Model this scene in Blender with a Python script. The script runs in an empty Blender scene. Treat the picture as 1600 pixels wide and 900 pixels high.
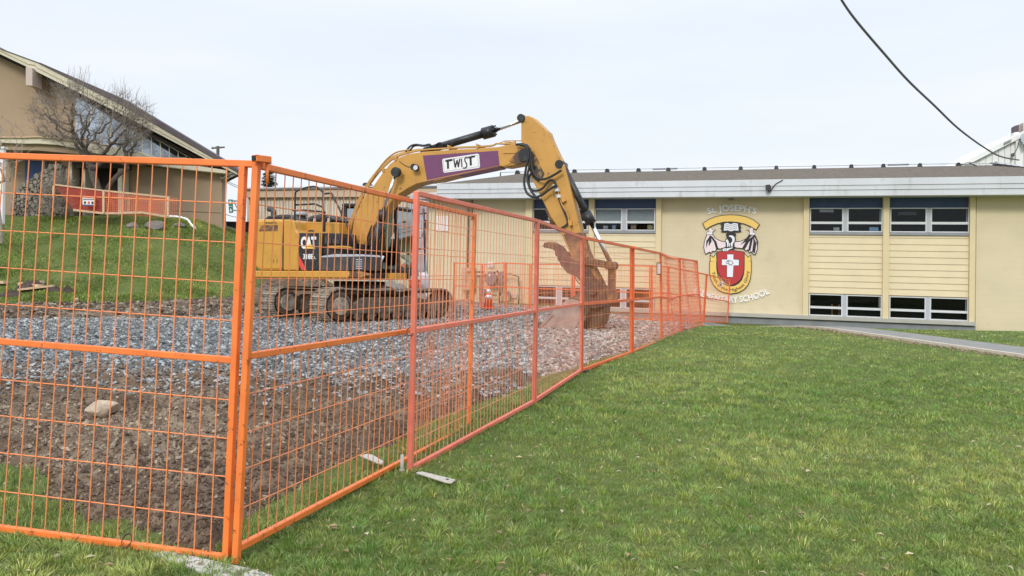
import bpy, bmesh, math, random
import numpy as np
from mathutils import Vector, Matrix

random.seed(7)
rng = np.random.default_rng(7)
R = math.radians
scene = bpy.context.scene
COL = scene.collection

# ------------------------------------------------------------------ camera
F_PX = 1200.0
CAM = Vector((0, 0, 1.3))
PITCH, ROLL = R(0.955), R(1.0)
FW = Vector((0, math.cos(PITCH), -math.sin(PITCH)))
U0 = Vector((0, math.sin(PITCH), math.cos(PITCH)))
R0 = Vector((1, 0, 0))
RT = R0 * math.cos(ROLL) + U0 * math.sin(ROLL)
UP = U0 * math.cos(ROLL) - R0 * math.sin(ROLL)
cam_data = bpy.data.cameras.new('camera')
cam = bpy.data.objects.new('camera', cam_data)
COL.objects.link(cam)
cam.matrix_world = Matrix(((RT.x, UP.x, -FW.x, CAM.x), (RT.y, UP.y, -FW.y, CAM.y), (RT.z, UP.z, -FW.z, CAM.z), (0, 0, 0, 1)))
cam_data.sensor_width = 36
cam_data.lens = 27
cam_data.clip_end = 3000
scene.camera = cam

# ------------------------------------------------------------------ sky, sun, exposure
SUN_EL, SUN_AZ = R(33), R(200)      # azimuth measured from +Y clockwise: behind the camera, a little to the left
world = bpy.data.worlds.new('World')
scene.world = world
world.use_nodes = True
wn, wl = world.node_tree.nodes, world.node_tree.links
wn.clear()
w_out = wn.new('ShaderNodeOutputWorld')
bg = wn.new('ShaderNodeBackground')
sky = wn.new('ShaderNodeTexSky')
sky.sky_type = 'NISHITA'
sky.sun_disc = False
sky.sun_elevation = SUN_EL
sky.sun_rotation = SUN_AZ
bg.inputs['Strength'].default_value = 0.1
tc = wn.new('ShaderNodeTexCoord')
mp = wn.new('ShaderNodeMapping')
mp.inputs['Scale'].default_value = (1.0, 1.0, 5.0)
nz = wn.new('ShaderNodeTexNoise')
nz.inputs['Scale'].default_value = 1.6
nz.inputs['Detail'].default_value = 6
nz.inputs['Roughness'].default_value = 0.55
cr = wn.new('ShaderNodeValToRGB')       # thick cloud, thin cloud
cr.color_ramp.elements[0].position = 0.34
cr.color_ramp.elements[0].color = (7.1, 7.75, 8.65, 1)
cr.color_ramp.elements[1].position = 0.68
cr.color_ramp.elements[1].color = (8.0, 8.35, 8.8, 1)
mx = wn.new('ShaderNodeMix')
mx.data_type = 'RGBA'
mx.inputs[0].default_value = 0.93
# overcast sky: brighter towards the zenith (CIE overcast distribution, softened)
sep = wn.new('ShaderNodeSeparateXYZ')
mr = wn.new('ShaderNodeMapRange')
mr.inputs['From Min'].default_value = 0.3
mr.inputs['From Max'].default_value = 1.0
mr.inputs['To Min'].default_value = 1.0
mr.inputs['To Max'].default_value = 1.9
ml = wn.new('ShaderNodeVectorMath')
ml.operation = 'SCALE'
wl.new(tc.outputs['Generated'], mp.inputs['Vector'])
wl.new(mp.outputs['Vector'], nz.inputs['Vector'])
wl.new(nz.outputs['Fac'], cr.inputs['Fac'])
wl.new(sky.outputs['Color'], mx.inputs[6])
wl.new(cr.outputs['Color'], mx.inputs[7])
wl.new(tc.outputs['Generated'], sep.inputs['Vector'])
wl.new(sep.outputs['Z'], mr.inputs['Value'])
wl.new(mx.outputs[2], ml.inputs[0])
wl.new(mr.outputs['Result'], ml.inputs['Scale'])
wl.new(ml.outputs['Vector'], bg.inputs['Color'])
wl.new(bg.outputs['Background'], w_out.inputs['Surface'])

sd = bpy.data.lights.new('sun', 'SUN')
sd.energy = 1.5
sd.angle = R(14)
sd.color = (1.0, 0.95, 0.87)
sun = bpy.data.objects.new('sun', sd)
COL.objects.link(sun)
sv = Vector((math.sin(SUN_AZ) * math.cos(SUN_EL), math.cos(SUN_AZ) * math.cos(SUN_EL), math.sin(SUN_EL)))
sun.rotation_euler = sv.to_track_quat('Z', 'Y').to_euler()
vs = scene.view_settings
vs.view_transform = 'Standard'
vs.look = 'None'
vs.exposure = 0.25
vs.gamma = 1.0

# ------------------------------------------------------------------ geometry of the view (used to survey positions)
def ray(px, py):
    return FW + RT * ((px - 800) / F_PX) - UP * ((py - 450) / F_PX)
def W(px, py, D):
    return CAM + ray(px, py) * D

class Plane:
    """a vertical plane: origin, heading d (unit, horizontal), normal n towards the camera side"""
    def __init__(s, o, yaw):
        s.o = Vector(o)
        s.d = Vector((math.cos(yaw), -math.sin(yaw), 0))
        s.n = Vector((-math.sin(yaw), -math.cos(yaw), 0))
    def hit(s, px, py, off=0.0):
        r = ray(px, py)
        t = ((s.o + s.n * off - CAM).dot(s.n)) / r.dot(s.n)
        return CAM + r * t

def sstep(a, b, x):
    t = np.clip((x - a) / (b - a), 0, 1)
    return t * t * (3 - 2 * t)

def _hash(ix, iy, s):
    h = (ix * 374761393 + iy * 668265263 + s * 974634777) & 0xffffffff
    h = ((h ^ (h >> 13)) * 1274126177) & 0xffffffff
    return ((h ^ (h >> 16)) & 0xffff) / 65535.0
def vnoise(x, y, s=0):
    x = np.asarray(x, float); y = np.asarray(y, float)
    ix = np.floor(x).astype(np.int64); iy = np.floor(y).astype(np.int64)
    fx = x - ix; fy = y - iy
    fx = fx * fx * (3 - 2 * fx); fy = fy * fy * (3 - 2 * fy)
    a = _hash(ix, iy, s); b = _hash(ix + 1, iy, s); c = _hash(ix, iy + 1, s); d = _hash(ix + 1, iy + 1, s)
    return (a * (1 - fx) + b * fx) * (1 - fy) + (c * (1 - fx) + d * fx) * fy
def fbm(x, y, o=4, s=0):
    v = 0; a = 0.5
    for i in range(o):
        v = v + a * vnoise(x * 2 ** i, y * 2 ** i, s + i * 17); a *= 0.5
    return v

def gz(x, y):
    """height of the ground"""
    x = np.asarray(x, float); y = np.asarray(y, float)
    z = -0.56 * sstep(20, 29.5, y) * sstep(1.5, 6, x)
    hx = 1 - sstep(-16, -8, x)
    hy = np.clip((y - 25.3) / 10.7, 0, 1)
    hy = hy * 0.75 + 0.25 * sstep(0, 1, hy)
    z = z + 3.76 * hx * hy
    z = z + 0.13 * sstep(2.0, 7.0, -x) * (1 - sstep(5.0, 8.0, y))       # the ground climbs a little to the left of the corner
    z = z + 0.05 * (fbm(x * 0.35, y * 0.35, 3, 5) - 0.45) * (1 - sstep(9, 14, y) * sstep(0, 3, x))
    z = z + (0.25 * (fbm(x * 0.5, y * 0.5, 3, 9) - 0.45)) * hx * sstep(25, 28, y)
    return z
def gz1(x, y):
    return float(gz(x, y))
def ghit(px, py, dz=0.0):
    r = ray(px, py)
    t = 1.5; step = 0.05; prev = t
    while t < 90:
        p = CAM + r * t
        if p.z <= gz1(p.x, p.y) + dz:
            a, b = prev, t
            for _ in range(12):
                m = (a + b) / 2; q = CAM + r * m
                if q.z <= gz1(q.x, q.y) + dz: b = m
                else: a = m
            return CAM + r * b
        prev = t; t += step; step *= 1.02
    return CAM + r * 90

# ------------------------------------------------------------------ materials
def mat(name, col, rough=0.6, var=0.0, scale=8.0, bump=0.0, bscale=60.0, metal=0.0, dirt=None, dirt_amt=0.0, dirt_scale=5.0, spec=0.5, attr=False, dirt_lo=0.5, dirt_hi=0.7, stretch=None):
    m = bpy.data.materials.new(name)
    m.use_nodes = True
    N, L = m.node_tree.nodes, m.node_tree.links
    b = N['Principled BSDF']
    b.inputs['Roughness'].default_value = rough
    b.inputs['Metallic'].default_value = metal
    b.inputs['Specular IOR Level'].default_value = spec
    t = N.new('ShaderNodeTexCoord')
    vec = t.outputs['Object']
    if stretch:
        mpn = N.new('ShaderNodeMapping'); mpn.inputs['Scale'].default_value = stretch
        L.new(vec, mpn.inputs['Vector']); vec = mpn.outputs['Vector']
    if attr:
        a = N.new('ShaderNodeAttribute'); a.attribute_name = 'Col'
        cur = a.outputs['Color']
    else:
        rgb = N.new('ShaderNodeRGB'); rgb.outputs[0].default_value = (*col, 1)
        cur = rgb.outputs[0]
    if var > 0:
        n = N.new('ShaderNodeTexNoise'); n.inputs['Scale'].default_value = scale; n.inputs['Detail'].default_value = 5
        L.new(vec, n.inputs['Vector'])
        r = N.new('ShaderNodeMapRange'); r.inputs['From Min'].default_value = 0.3; r.inputs['From Max'].default_value = 0.7
        r.inputs['To Min'].default_value = 1 - var; r.inputs['To Max'].default_value = 1 + var
        L.new(n.outputs['Fac'], r.inputs['Value'])
        s = N.new('ShaderNodeVectorMath'); s.operation = 'SCALE'
        L.new(cur, s.inputs[0]); L.new(r.outputs['Result'], s.inputs['Scale'])
        cur = s.outputs['Vector']
    if dirt is not None:
        n = N.new('ShaderNodeTexNoise'); n.inputs['Scale'].default_value = dirt_scale; n.inputs['Detail'].default_value = 8; n.inputs['Roughness'].default_value = 0.65
        L.new(vec, n.inputs['Vector'])
        r = N.new('ShaderNodeMapRange'); r.inputs['From Min'].default_value = dirt_lo; r.inputs['From Max'].default_value = dirt_hi
        r.inputs['To Max'].default_value = dirt_amt
        L.new(n.outputs['Fac'], r.inputs['Value'])
        x = N.new('ShaderNodeMix'); x.data_type = 'RGBA'
        L.new(r.outputs['Result'], x.inputs[0]); L.new(cur, x.inputs[6]); x.inputs[7].default_value = (*dirt, 1)
        cur = x.outputs[2]
    L.new(cur, b.inputs['Base Color'])
    if bump > 0:
        n = N.new('ShaderNodeTexNoise'); n.inputs['Scale'].default_value = bscale; n.inputs['Detail'].default_value = 4
        L.new(vec, n.inputs['Vector'])
        bp = N.new('ShaderNodeBump'); bp.inputs['Strength'].default_value = bump; bp.inputs['Distance'].default_value = 0.02
        L.new(n.outputs['Fac'], bp.inputs['Height']); L.new(bp.outputs['Normal'], b.inputs['Normal'])
    return m

RUST = (0.10, 0.045, 0.025)
M = {}
M['orange'] = mat('orange_paint', (0.90, 0.215, 0.045), 0.45, 0.10, 9, 0.05, 80, dirt=RUST, dirt_amt=0.8, dirt_scale=17, dirt_lo=0.60, dirt_hi=0.66)
M['salmon'] = mat('faded_salmon_paint', (0.82, 0.195, 0.125), 0.55, 0.10, 9, dirt=(0.62, 0.30, 0.22), dirt_amt=0.6, dirt_scale=7)
M['orange_red'] = mat('orange_red_paint', (0.83, 0.15, 0.045), 0.5, 0.08, 6, dirt=RUST, dirt_amt=0.4, dirt_scale=12, dirt_lo=0.62)
M['wire'] = mat('orange_wire', (0.90, 0.30, 0.115), 0.5, 0.12, 5)
M['wire_salmon'] = mat('salmon_wire', (0.88, 0.34, 0.21), 0.55, 0.12, 5)
M['net'] = mat('orange_netting', (0.90, 0.25, 0.14), 0.6)
M['yellow'] = mat('digger_yellow', (0.55, 0.285, 0.06), 0.45, 0.10, 2.0, 0.03, 30, dirt=(0.10, 0.065, 0.04), dirt_amt=0.8, dirt_scale=6.5, dirt_lo=0.60, dirt_hi=0.67)
M['yellow_clean'] = mat('digger_yellow_panel', (0.58, 0.30, 0.045), 0.4, 0.08, 1.5, dirt=(0.16, 0.10, 0.05), dirt_amt=0.5, dirt_scale=2.0, dirt_lo=0.6, dirt_hi=0.8)
M['pipe_yellow'] = mat('yellow_pipe', (0.50, 0.27, 0.07), 0.5, 0.1, 4)
M['black'] = mat('black_paint', (0.018, 0.019, 0.022), 0.42, 0.3, 4, dirt=(0.09, 0.085, 0.08), dirt_amt=0.5, dirt_scale=4)
M['dark_grey'] = mat('dark_grey_plastic', (0.05, 0.052, 0.058), 0.55, 0.2, 4, dirt=(0.14, 0.13, 0.12), dirt_amt=0.6, dirt_scale=5)
M['rubber'] = mat('black_rubber', (0.02, 0.02, 0.022), 0.5)
M['chrome'] = mat('chrome_rod', (0.75, 0.77, 0.80), 0.14, 0, metal=1.0)
M['track'] = mat('muddy_track_steel', (0.19, 0.158, 0.125), 0.75, 0.35, 7, 0.5, 25, dirt=(0.42, 0.37, 0.30), dirt_amt=0.8, dirt_scale=6, dirt_lo=0.42, dirt_hi=0.6)
M['trackframe'] = mat('muddy_frame', (0.10, 0.078, 0.06), 0.8, 0.35, 5, 0.5, 25, dirt=(0.26, 0.20, 0.15), dirt_amt=0.8, dirt_scale=4, dirt_lo=0.45)
M['letter'] = mat('white_letter_paint', (0.88, 0.89, 0.90), 0.4)
M['rust'] = mat('rusty_steel', (0.095, 0.048, 0.036), 0.7, 0.4, 6, 0.4, 30, dirt=(0.36, 0.18, 0.05), dirt_amt=0.6, dirt_scale=3.5, dirt_lo=0.54, dirt_hi=0.66)
M['worn_yellow'] = mat('worn_yellow_steel', (0.34, 0.17, 0.055), 0.65, 0.3, 6, 0.3, 30, dirt=(0.095, 0.052, 0.036), dirt_amt=0.95, dirt_scale=3.4, dirt_lo=0.40, dirt_hi=0.52)
M['bucket_side'] = mat('scoured_bucket_steel', (0.36, 0.28, 0.24), 0.5, 0.2, 4, 0.2, 30, dirt=(0.15, 0.10, 0.08), dirt_amt=0.7, dirt_scale=3)
M['bucket_back'] = mat('bucket_shell_steel', (0.10, 0.072, 0.048), 0.7, 0.35, 5, 0.3, 30, dirt=(0.34, 0.21, 0.08), dirt_amt=0.8, dirt_scale=3)
M['purple'] = mat('purple_band', (0.165, 0.05, 0.13), 0.42, 0.08, 3)
M['white'] = mat('white_paint', (0.80, 0.80, 0.80), 0.45, 0.04, 5)
M['ink'] = mat('black_ink', (0.012, 0.012, 0.016), 0.5)
M['ink_purple'] = mat('purple_ink', (0.16, 0.03, 0.14), 0.5)
M['red_dec'] = mat('red_decal', (0.75, 0.06, 0.05), 0.45)
M['yellow_dec'] = mat('yellow_decal', (0.80, 0.50, 0.10), 0.45)
M['fascia'] = mat('weathered_white_fascia', (0.60, 0.625, 0.66), 0.6, 0.06, 1.2, dirt=(0.26, 0.24, 0.20), dirt_amt=0.55, dirt_scale=2.4, dirt_lo=0.53, dirt_hi=0.75, stretch=(1, 1, 0.35))
M['cream'] = mat('cream_block', (0.67, 0.58, 0.395), 0.8, 0.045, 0.9, 0.15, 60, dirt=(0.42, 0.36, 0.25), dirt_amt=0.35, dirt_scale=1.3, dirt_lo=0.55, dirt_hi=0.8)
M['joint'] = mat('cream_block_joint', (0.63, 0.53, 0.34), 0.85, 0.05, 2)
M['board'] = mat('cream_siding_board', (0.72, 0.615, 0.405), 0.65, 0.04, 1.5, 0.05, 40)
M['pillar'] = mat('cream_pillar', (0.69, 0.575, 0.355), 0.7, 0.04, 1.5)
M['navy'] = mat('navy_panel', (0.05, 0.085, 0.19), 0.6, 0.1, 3)
M['frame'] = mat('aluminium_frame', (0.62, 0.64, 0.66), 0.4, 0.04, 6)
M['mullion'] = mat('grey_mullion', (0.44, 0.46, 0.50), 0.5, 0.05, 6)
M['sill'] = mat('grey_sill', (0.27, 0.28, 0.30), 0.6, 0.08, 4)
M['concrete'] = mat('grey_concrete', (0.235, 0.25, 0.265), 0.85, 0.12, 2.5, 0.2, 50)
M['ledge'] = mat('concrete_ledge', (0.42, 0.41, 0.37), 0.8, 0.1, 2.5)
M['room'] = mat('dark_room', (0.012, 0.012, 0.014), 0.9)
M['blind'] = mat('pale_roller_blind', (0.56, 0.58, 0.56), 0.8, 0.05, 3)
M['roofing'] = mat('brown_grey_roofing', (0.125, 0.10, 0.078), 0.95, 0.45, 9, 0.6, 30, dirt=(0.17, 0.15, 0.10), dirt_amt=0.6, dirt_scale=3)
M['tan'] = mat('tan_stucco', (0.37, 0.275, 0.185), 0.9, 0.06, 0.8, 0.25, 60, dirt=(0.30, 0.22, 0.15), dirt_amt=0.6, dirt_scale=0.4)
M['trim'] = mat('cream_trim', (0.66, 0.61, 0.47), 0.7, 0.06, 1.5, dirt=(0.35, 0.32, 0.25), dirt_amt=0.3, dirt_scale=2)
M['rooftrim'] = mat('brown_metal_roof', (0.085, 0.065, 0.075), 0.6, 0.15, 2)
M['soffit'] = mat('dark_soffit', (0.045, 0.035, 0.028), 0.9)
M['pale_trim'] = mat('pale_pink_trim', (0.52, 0.43, 0.38), 0.7, 0.04, 3)
M['blue_door'] = mat('blue_paint', (0.05, 0.11, 0.30), 0.6, 0.05, 3)
M['sky_glass'] = mat('reflective_glass', (0.42, 0.48, 0.55), 0.12, 0.3, 1.5, metal=0.75)
M['glass_dark_refl'] = mat('glass_dark_reflection', (0.01, 0.011, 0.012), 0.22, spec=0.25)  # reflection of the dark roof underside, put into the glass colour
M['wood'] = mat('pale_lumber', (0.62, 0.44, 0.28), 0.75, 0.12, 10)
M['stonewall'] = mat('wall_mortar', (0.17, 0.145, 0.115), 0.95, 0.2, 5)
M['rock'] = mat('grey_boulder', (0.20, 0.18, 0.165), 0.9, 0.25, 3, 0.5, 12, dirt=(0.10, 0.11, 0.06), dirt_amt=0.6, dirt_scale=4)
M['pale_rock'] = mat('pale_sandy_rock', (0.52, 0.42, 0.31), 0.9, 0.15, 8, 0.4, 25, dirt=(0.13, 0.09, 0.07), dirt_amt=0.7, dirt_scale=7)
M['twig'] = mat('grey_twigs', (0.22, 0.185, 0.155), 0.9, 0.3, 8)
M['dark_soil'] = mat('dark_soil', (0.062, 0.045, 0.035), 0.95, 0.45, 9, 0.9, 14)
M['bark'] = mat('grey_bark', (0.10, 0.083, 0.07), 0.9, 0.3, 8)
M['bark_pale'] = mat('pale_bark', (0.30, 0.255, 0.215), 0.9, 0.3, 8)
M['needle'] = mat('dark_needles', (0.025, 0.04, 0.03), 0.8, 0.3, 3)
M['plate'] = mat('galvanised_plate', (0.52, 0.50, 0.45), 0.5, 0.12, 12, dirt=(0.20, 0.15, 0.10), dirt_amt=0.6, dirt_scale=14)
M['slab'] = mat('pale_concrete_slab', (0.58, 0.56, 0.52), 0.85, 0.1, 8, 0.3, 60, dirt=(0.12, 0.09, 0.06), dirt_amt=0.85, dirt_scale=11, dirt_lo=0.55, dirt_hi=0.62)
M['asphalt'] = mat('grey_path', (0.235, 0.23, 0.215), 0.9, 0.15, 5, 0.2, 60)
M['kerb'] = mat('pale_path_edge', (0.60, 0.53, 0.43), 0.85, 0.1, 8)
M['cone'] = mat('cone_orange', (0.90, 0.14, 0.045), 0.5)
M['green_sign'] = mat('green_sign', (0.015, 0.19, 0.14), 0.5)
M['dark_fence'] = mat('charcoal_boards', (0.045, 0.045, 0.055), 0.8, 0.2, 5)
M['far_wall'] = mat('far_beige_wall', (0.56, 0.43, 0.31), 0.85, 0.04, 0.5)
M['far_rib'] = mat('far_pale_cladding', (0.66, 0.58, 0.46), 0.8, 0.08, 1.5)
M['meter'] = mat('grey_meter', (0.20, 0.17, 0.19), 0.5, 0.15, 8)
M['cable'] = mat('dark_cable', (0.07, 0.07, 0.09), 0.6)
M['pink'] = mat('crest_pink', (0.80, 0.68, 0.70), 0.5)
M['crest_gold'] = mat('crest_gold', (0.83, 0.56, 0.14), 0.5)
M['crest_red'] = mat('crest_red', (0.47, 0.03, 0.035), 0.45)
M['crest_white'] = mat('crest_white', (0.78, 0.81, 0.86), 0.45)
M['rubble'] = mat('rubble', (0.3, 0.27, 0.22), 0.9, attr=True)
M['grassblade'] = mat('grass_blades', (0.1, 0.2, 0.05), 0.55, attr=True, spec=0.3)
def clear_glass(name, tint, t, refl=(1, 1, 1)):
    m = bpy.data.materials.new(name); m.use_nodes = True
    N, L = m.node_tree.nodes, m.node_tree.links
    N.clear()
    o = N.new('ShaderNodeOutputMaterial'); mixs = N.new('ShaderNodeMixShader'); tr = N.new('ShaderNodeBsdfTransparent'); gl = N.new('ShaderNodeBsdfGlossy')
    tr.inputs['Color'].default_value = (*tint, 1); gl.inputs['Roughness'].default_value = 0.03; gl.inputs['Color'].default_value = (*refl, 1)
    fr = N.new('ShaderNodeFresnel'); fr.inputs['IOR'].default_value = 1.26
    ad = N.new('ShaderNodeMath'); ad.operation = 'ADD'; ad.inputs[1].default_value = t
    L.new(fr.outputs[0], ad.inputs[0]); L.new(ad.outputs[0], mixs.inputs[0])
    L.new(tr.outputs[0], mixs.inputs[1]); L.new(gl.outputs[0], mixs.inputs[2]); L.new(mixs.outputs[0], o.inputs['Surface'])
    return m
M['glass'] = clear_glass('window_glass', (0.75, 0.78, 0.80), 0.0)
M['cab_glass'] = clear_glass('cab_glass', (0.55, 0.70, 0.72), 0.42, (0.72, 0.88, 0.95))

def ground_mat(name, cols, scales, bump, bscale, rough=0.95):
    """mixes several real-world colours with noises"""
    m = bpy.data.materials.new(name); m.use_nodes = True
    N, L = m.node_tree.nodes, m.node_tree.links
    b = N['Principled BSDF']; b.inputs['Roughness'].default_value = rough; b.inputs['Specular IOR Level'].default_value = 0.2
    g = N.new('ShaderNodeNewGeometry')
    cur = None
    for c, s in zip(cols, scales):
        if cur is None:
            r = N.new('ShaderNodeRGB'); r.outputs[0].default_value = (*c, 1); cur = r.outputs[0]; continue
        n = N.new('ShaderNodeTexNoise'); n.inputs['Scale'].default_value = s; n.inputs['Detail'].default_value = 6; n.inputs['Roughness'].default_value = 0.6
        L.new(g.outputs['Position'], n.inputs['Vector'])
        r = N.new('ShaderNodeMapRange'); r.inputs['From Min'].default_value = 0.42; r.inputs['From Max'].default_value = 0.62
        L.new(n.outputs['Fac'], r.inputs['Value'])
        x = N.new('ShaderNodeMix'); x.data_type = 'RGBA'
        L.new(r.outputs['Result'], x.inputs[0]); L.new(cur, x.inputs[6]); x.inputs[7].default_value = (*c, 1); cur = x.outputs[2]
    L.new(cur, b.inputs['Base Color'])
    n = N.new('ShaderNodeTexNoise'); n.inputs['Scale'].default_value = bscale; n.inputs['Detail'].default_value = 6
    L.new(g.outputs['Position'], n.inputs['Vector'])
    bp = N.new('ShaderNodeBump'); bp.inputs['Strength'].default_value = bump; bp.inputs['Distance'].default_value = 0.03
    L.new(n.outputs['Fac'], bp.inputs['Height']); L.new(bp.outputs['Normal'], b.inputs['Normal'])
    return m
M['turf'] = ground_mat('turf', [(0.12, 0.15, 0.042), (0.075, 0.105, 0.028), (0.16, 0.165, 0.06), (0.105, 0.135, 0.036)], [1, 1.1, 6, 0.25], 0.6, 25)
M['soil'] = ground_mat('bare_soil', [(0.165, 0.115, 0.078), (0.11, 0.075, 0.052), (0.29, 0.225, 0.16), (0.13, 0.09, 0.062)], [1, 2.0, 0.55, 9], 0.9, 30)
M['gravelbed'] = ground_mat('gravel_bed', [(0.21, 0.212, 0.205), (0.12, 0.124, 0.122), (0.28, 0.26, 0.235)], [1, 7, 14], 1.0, 25)

# ------------------------------------------------------------------ object helpers
WL = {}
def tag(o, label=None, cat=None, group=None, kind=None):
    if label: o['label'] = label
    if cat: o['category'] = cat
    if group: o['group'] = group
    if kind: o['kind'] = kind
    return o
def thing(name, loc, label, cat, group=None):
    o = bpy.data.objects.new(name, None)
    o.empty_display_size = 0.2
    COL.objects.link(o)
    o.location = loc
    WL[o.name] = Vector(loc)
    return tag(o, label, cat, group)
def wloc(p):
    return WL[p.name] if p else Vector((0, 0, 0))
def link(name, me, parent, base=None, kind=None, label=None):
    o = bpy.data.objects.new(name, me)
    COL.objects.link(o)
    if parent:
        o.parent = parent
        WL[o.name] = wloc(parent)
    else:
        b = base if base is not None else Vector((0, 0, 0))
        o.location = b
        WL[o.name] = Vector(b)
    if kind: o['kind'] = kind
    if label: o['label'] = label
    return o
def mesh(name, vs_, fs, m, parent=None, base=None, smooth=False, bevel=0.0, kind=None, label=None):
    """vertices in world coordinates; stored relative to the thing's base"""
    b = wloc(parent) if parent else (Vector(base) if base is not None else Vector((0, 0, 0)))
    me = bpy.data.meshes.new(name)
    me.from_pydata([(v[0] - b.x, v[1] - b.y, v[2] - b.z) for v in vs_], [], fs)
    bm = bmesh.new(); bm.from_mesh(me); bmesh.ops.recalc_face_normals(bm, faces=bm.faces); bm.to_mesh(me); bm.free()
    if m: me.materials.append(m)
    if smooth:
        for p in me.polygons: p.use_smooth = True
    o = link(name, me, parent, base, kind, label)
    if bevel > 0:
        md = o.modifiers.new('bevel', 'BEVEL'); md.width = bevel; md.segments = 2; md.limit_method = 'ANGLE'; md.angle_limit = R(35)
    return o
def prism(name, pts, pl, off0, off1, m, parent=None, bevel=0.0, smooth=False, label=None, base=None):
    """a picture-traced outline laid on plane pl at distance off0, given real thickness back to off1"""
    a = [pl.hit(x, y, off0) for x, y in pts]
    return slab(name, a, pl.n * (off1 - off0), m, parent, bevel, label, base)
def slab(name, a, ext, m, parent=None, bevel=0.0, label=None, base=None):
    n = len(a)
    b = [p + ext for p in a]
    fs = [list(range(n)), list(range(2 * n - 1, n - 1, -1))] + [[i, (i + 1) % n, n + (i + 1) % n, n + i] for i in range(n)]
    return mesh(name, a + b, fs, m, parent, base, bevel=bevel, label=label)
def box(name, c, s, m, parent=None, yaw=0.0, bevel=0.0, base=None, label=None):
    x, y, z = s[0] / 2, s[1] / 2, s[2] / 2
    cs, sn = math.cos(yaw), math.sin(yaw)
    v = []
    for sx, sy, sz in [(-1,-1,-1),(1,-1,-1),(1,1,-1),(-1,1,-1),(-1,-1,1),(1,-1,1),(1,1,1),(-1,1,1)]:
        v.append(Vector((c[0] + sx*x*cs - sy*y*sn, c[1] + sx*x*sn + sy*y*cs, c[2] + sz*z)))
    return mesh(name, v, BOXF, m, parent, base, bevel=bevel, label=label)
BOXF = [(0,3,2,1),(4,5,6,7),(0,1,5,4),(1,2,6,5),(2,3,7,6),(3,0,4,7)]
def frame_of(a, b, upv=None):
    d = (b - a).normalized()
    u = upv if upv is not None else (Vector((0, 0, 1)) if abs(d.z) < 0.9 else Vector((0, 1, 0)))
    x = d.cross(u).normalized()
    return d, x, x.cross(d).normalized()
def tube_geo(pts, rad, seg=8, cap=True):
    n = len(pts); vs_, fs = [], []
    rads = rad if isinstance(rad, (list, tuple)) else [rad] * n
    pd = None
    for i, p in enumerate(pts):
        a = pts[max(i - 1, 0)]; b = pts[min(i + 1, n - 1)]
        d = (b - a).normalized()
        if pd is None:
            _, x, y = frame_of(a, b)
        else:
            q = pd.rotation_difference(d); x = q @ x; y = q @ y
        pd = d
        for k in range(seg):
            t = 2 * math.pi * k / seg
            vs_.append(p + (x * math.cos(t) + y * math.sin(t)) * rads[i])
    for i in range(n - 1):
        for k in range(seg):
            fs.append((i*seg+k, i*seg+(k+1) % seg, (i+1)*seg+(k+1) % seg, (i+1)*seg+k))
    if cap:
        fs.append(tuple(range(seg - 1, -1, -1))); fs.append(tuple((n-1)*seg+k for k in range(seg)))
    return vs_, fs
def smooth_path(pts, k=5):
    P = [pts[0]] + list(pts) + [pts[-1]]; out = []
    for i in range(1, len(P) - 2):
        for j in range(k):
            t = j / k
            out.append(0.5 * ((2*P[i]) + (P[i+1]-P[i-1])*t + (2*P[i-1]-5*P[i]+4*P[i+1]-P[i+2])*t*t + (3*P[i]-P[i-1]-3*P[i+1]+P[i+2])*t**3))
    out.append(P[-2]); return out
def tube(name, pts, r, m, parent=None, seg=8, base=None, smooth=True, label=None):
    v, f = tube_geo(pts, r, seg)
    return mesh(name, v, f, m, parent, base, smooth=False, label=label) if not smooth else shade(mesh(name, v, f, m, parent, base, label=label))
def shade(o):
    for p in o.data.polygons: p.use_smooth = len(p.vertices) == 4
    return o
def join(geos):
    V, Fs = [], []
    for v, f in geos:
        k = len(V); V += v; Fs += [tuple(i + k for i in q) for q in f]
    return V, Fs
def bar_geo(a, b, w, h, upv=None):
    d, x, y = frame_of(a, b, upv)
    v = []
    for p in (a, b):
        for sx, sy in ((-1,-1),(1,-1),(1,1),(-1,1)):
            v.append(p + x * sx * w / 2 + y * sy * h / 2)
    return v, [(0,3,2,1),(4,5,6,7),(0,1,5,4),(1,2,6,5),(2,3,7,6),(3,0,4,7)]
def bar(name, a, b, w, h, m, parent=None, upv=None, bevel=0.0, label=None, base=None):
    v, f = bar_geo(a, b, w, h, upv)
    return mesh(name, v, f, m, parent, base, bevel=bevel, label=label)
_unit = {}
def rod(name, a, b, r, m, parent, seg=6):
    """a straight wire: alike pieces share one unit mesh"""
    key = (m.name, seg)
    if key not in _unit:
        me = bpy.data.meshes.new('wire'); v, f = tube_geo([Vector((0,0,0)), Vector((0,0,1))], 1.0, seg)
        me.from_pydata([tuple(q) for q in v], [], f); me.materials.append(m)
        for p in me.polygons: p.use_smooth = len(p.vertices) == 4
        _unit[key] = me
    o = bpy.data.objects.new(name, _unit[key]); COL.objects.link(o); o.parent = parent
    d, x, y = frame_of(a, b)
    L_ = (b - a).length; p = a - wloc(parent)
    o.matrix_local = Matrix(((x.x*r, y.x*r, d.x*L_, p.x), (x.y*r, y.y*r, d.y*L_, p.y), (x.z*r, y.z*r, d.z*L_, p.z), (0,0,0,1)))
    return o
def disc(name, c, axis, r, th, m, parent=None, seg=20, bevel=0.0, label=None, base=None):
    a = axis.normalized() * th / 2
    return tube(name, [c - a, c + a], r, m, parent, seg, base, label=label)
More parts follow.
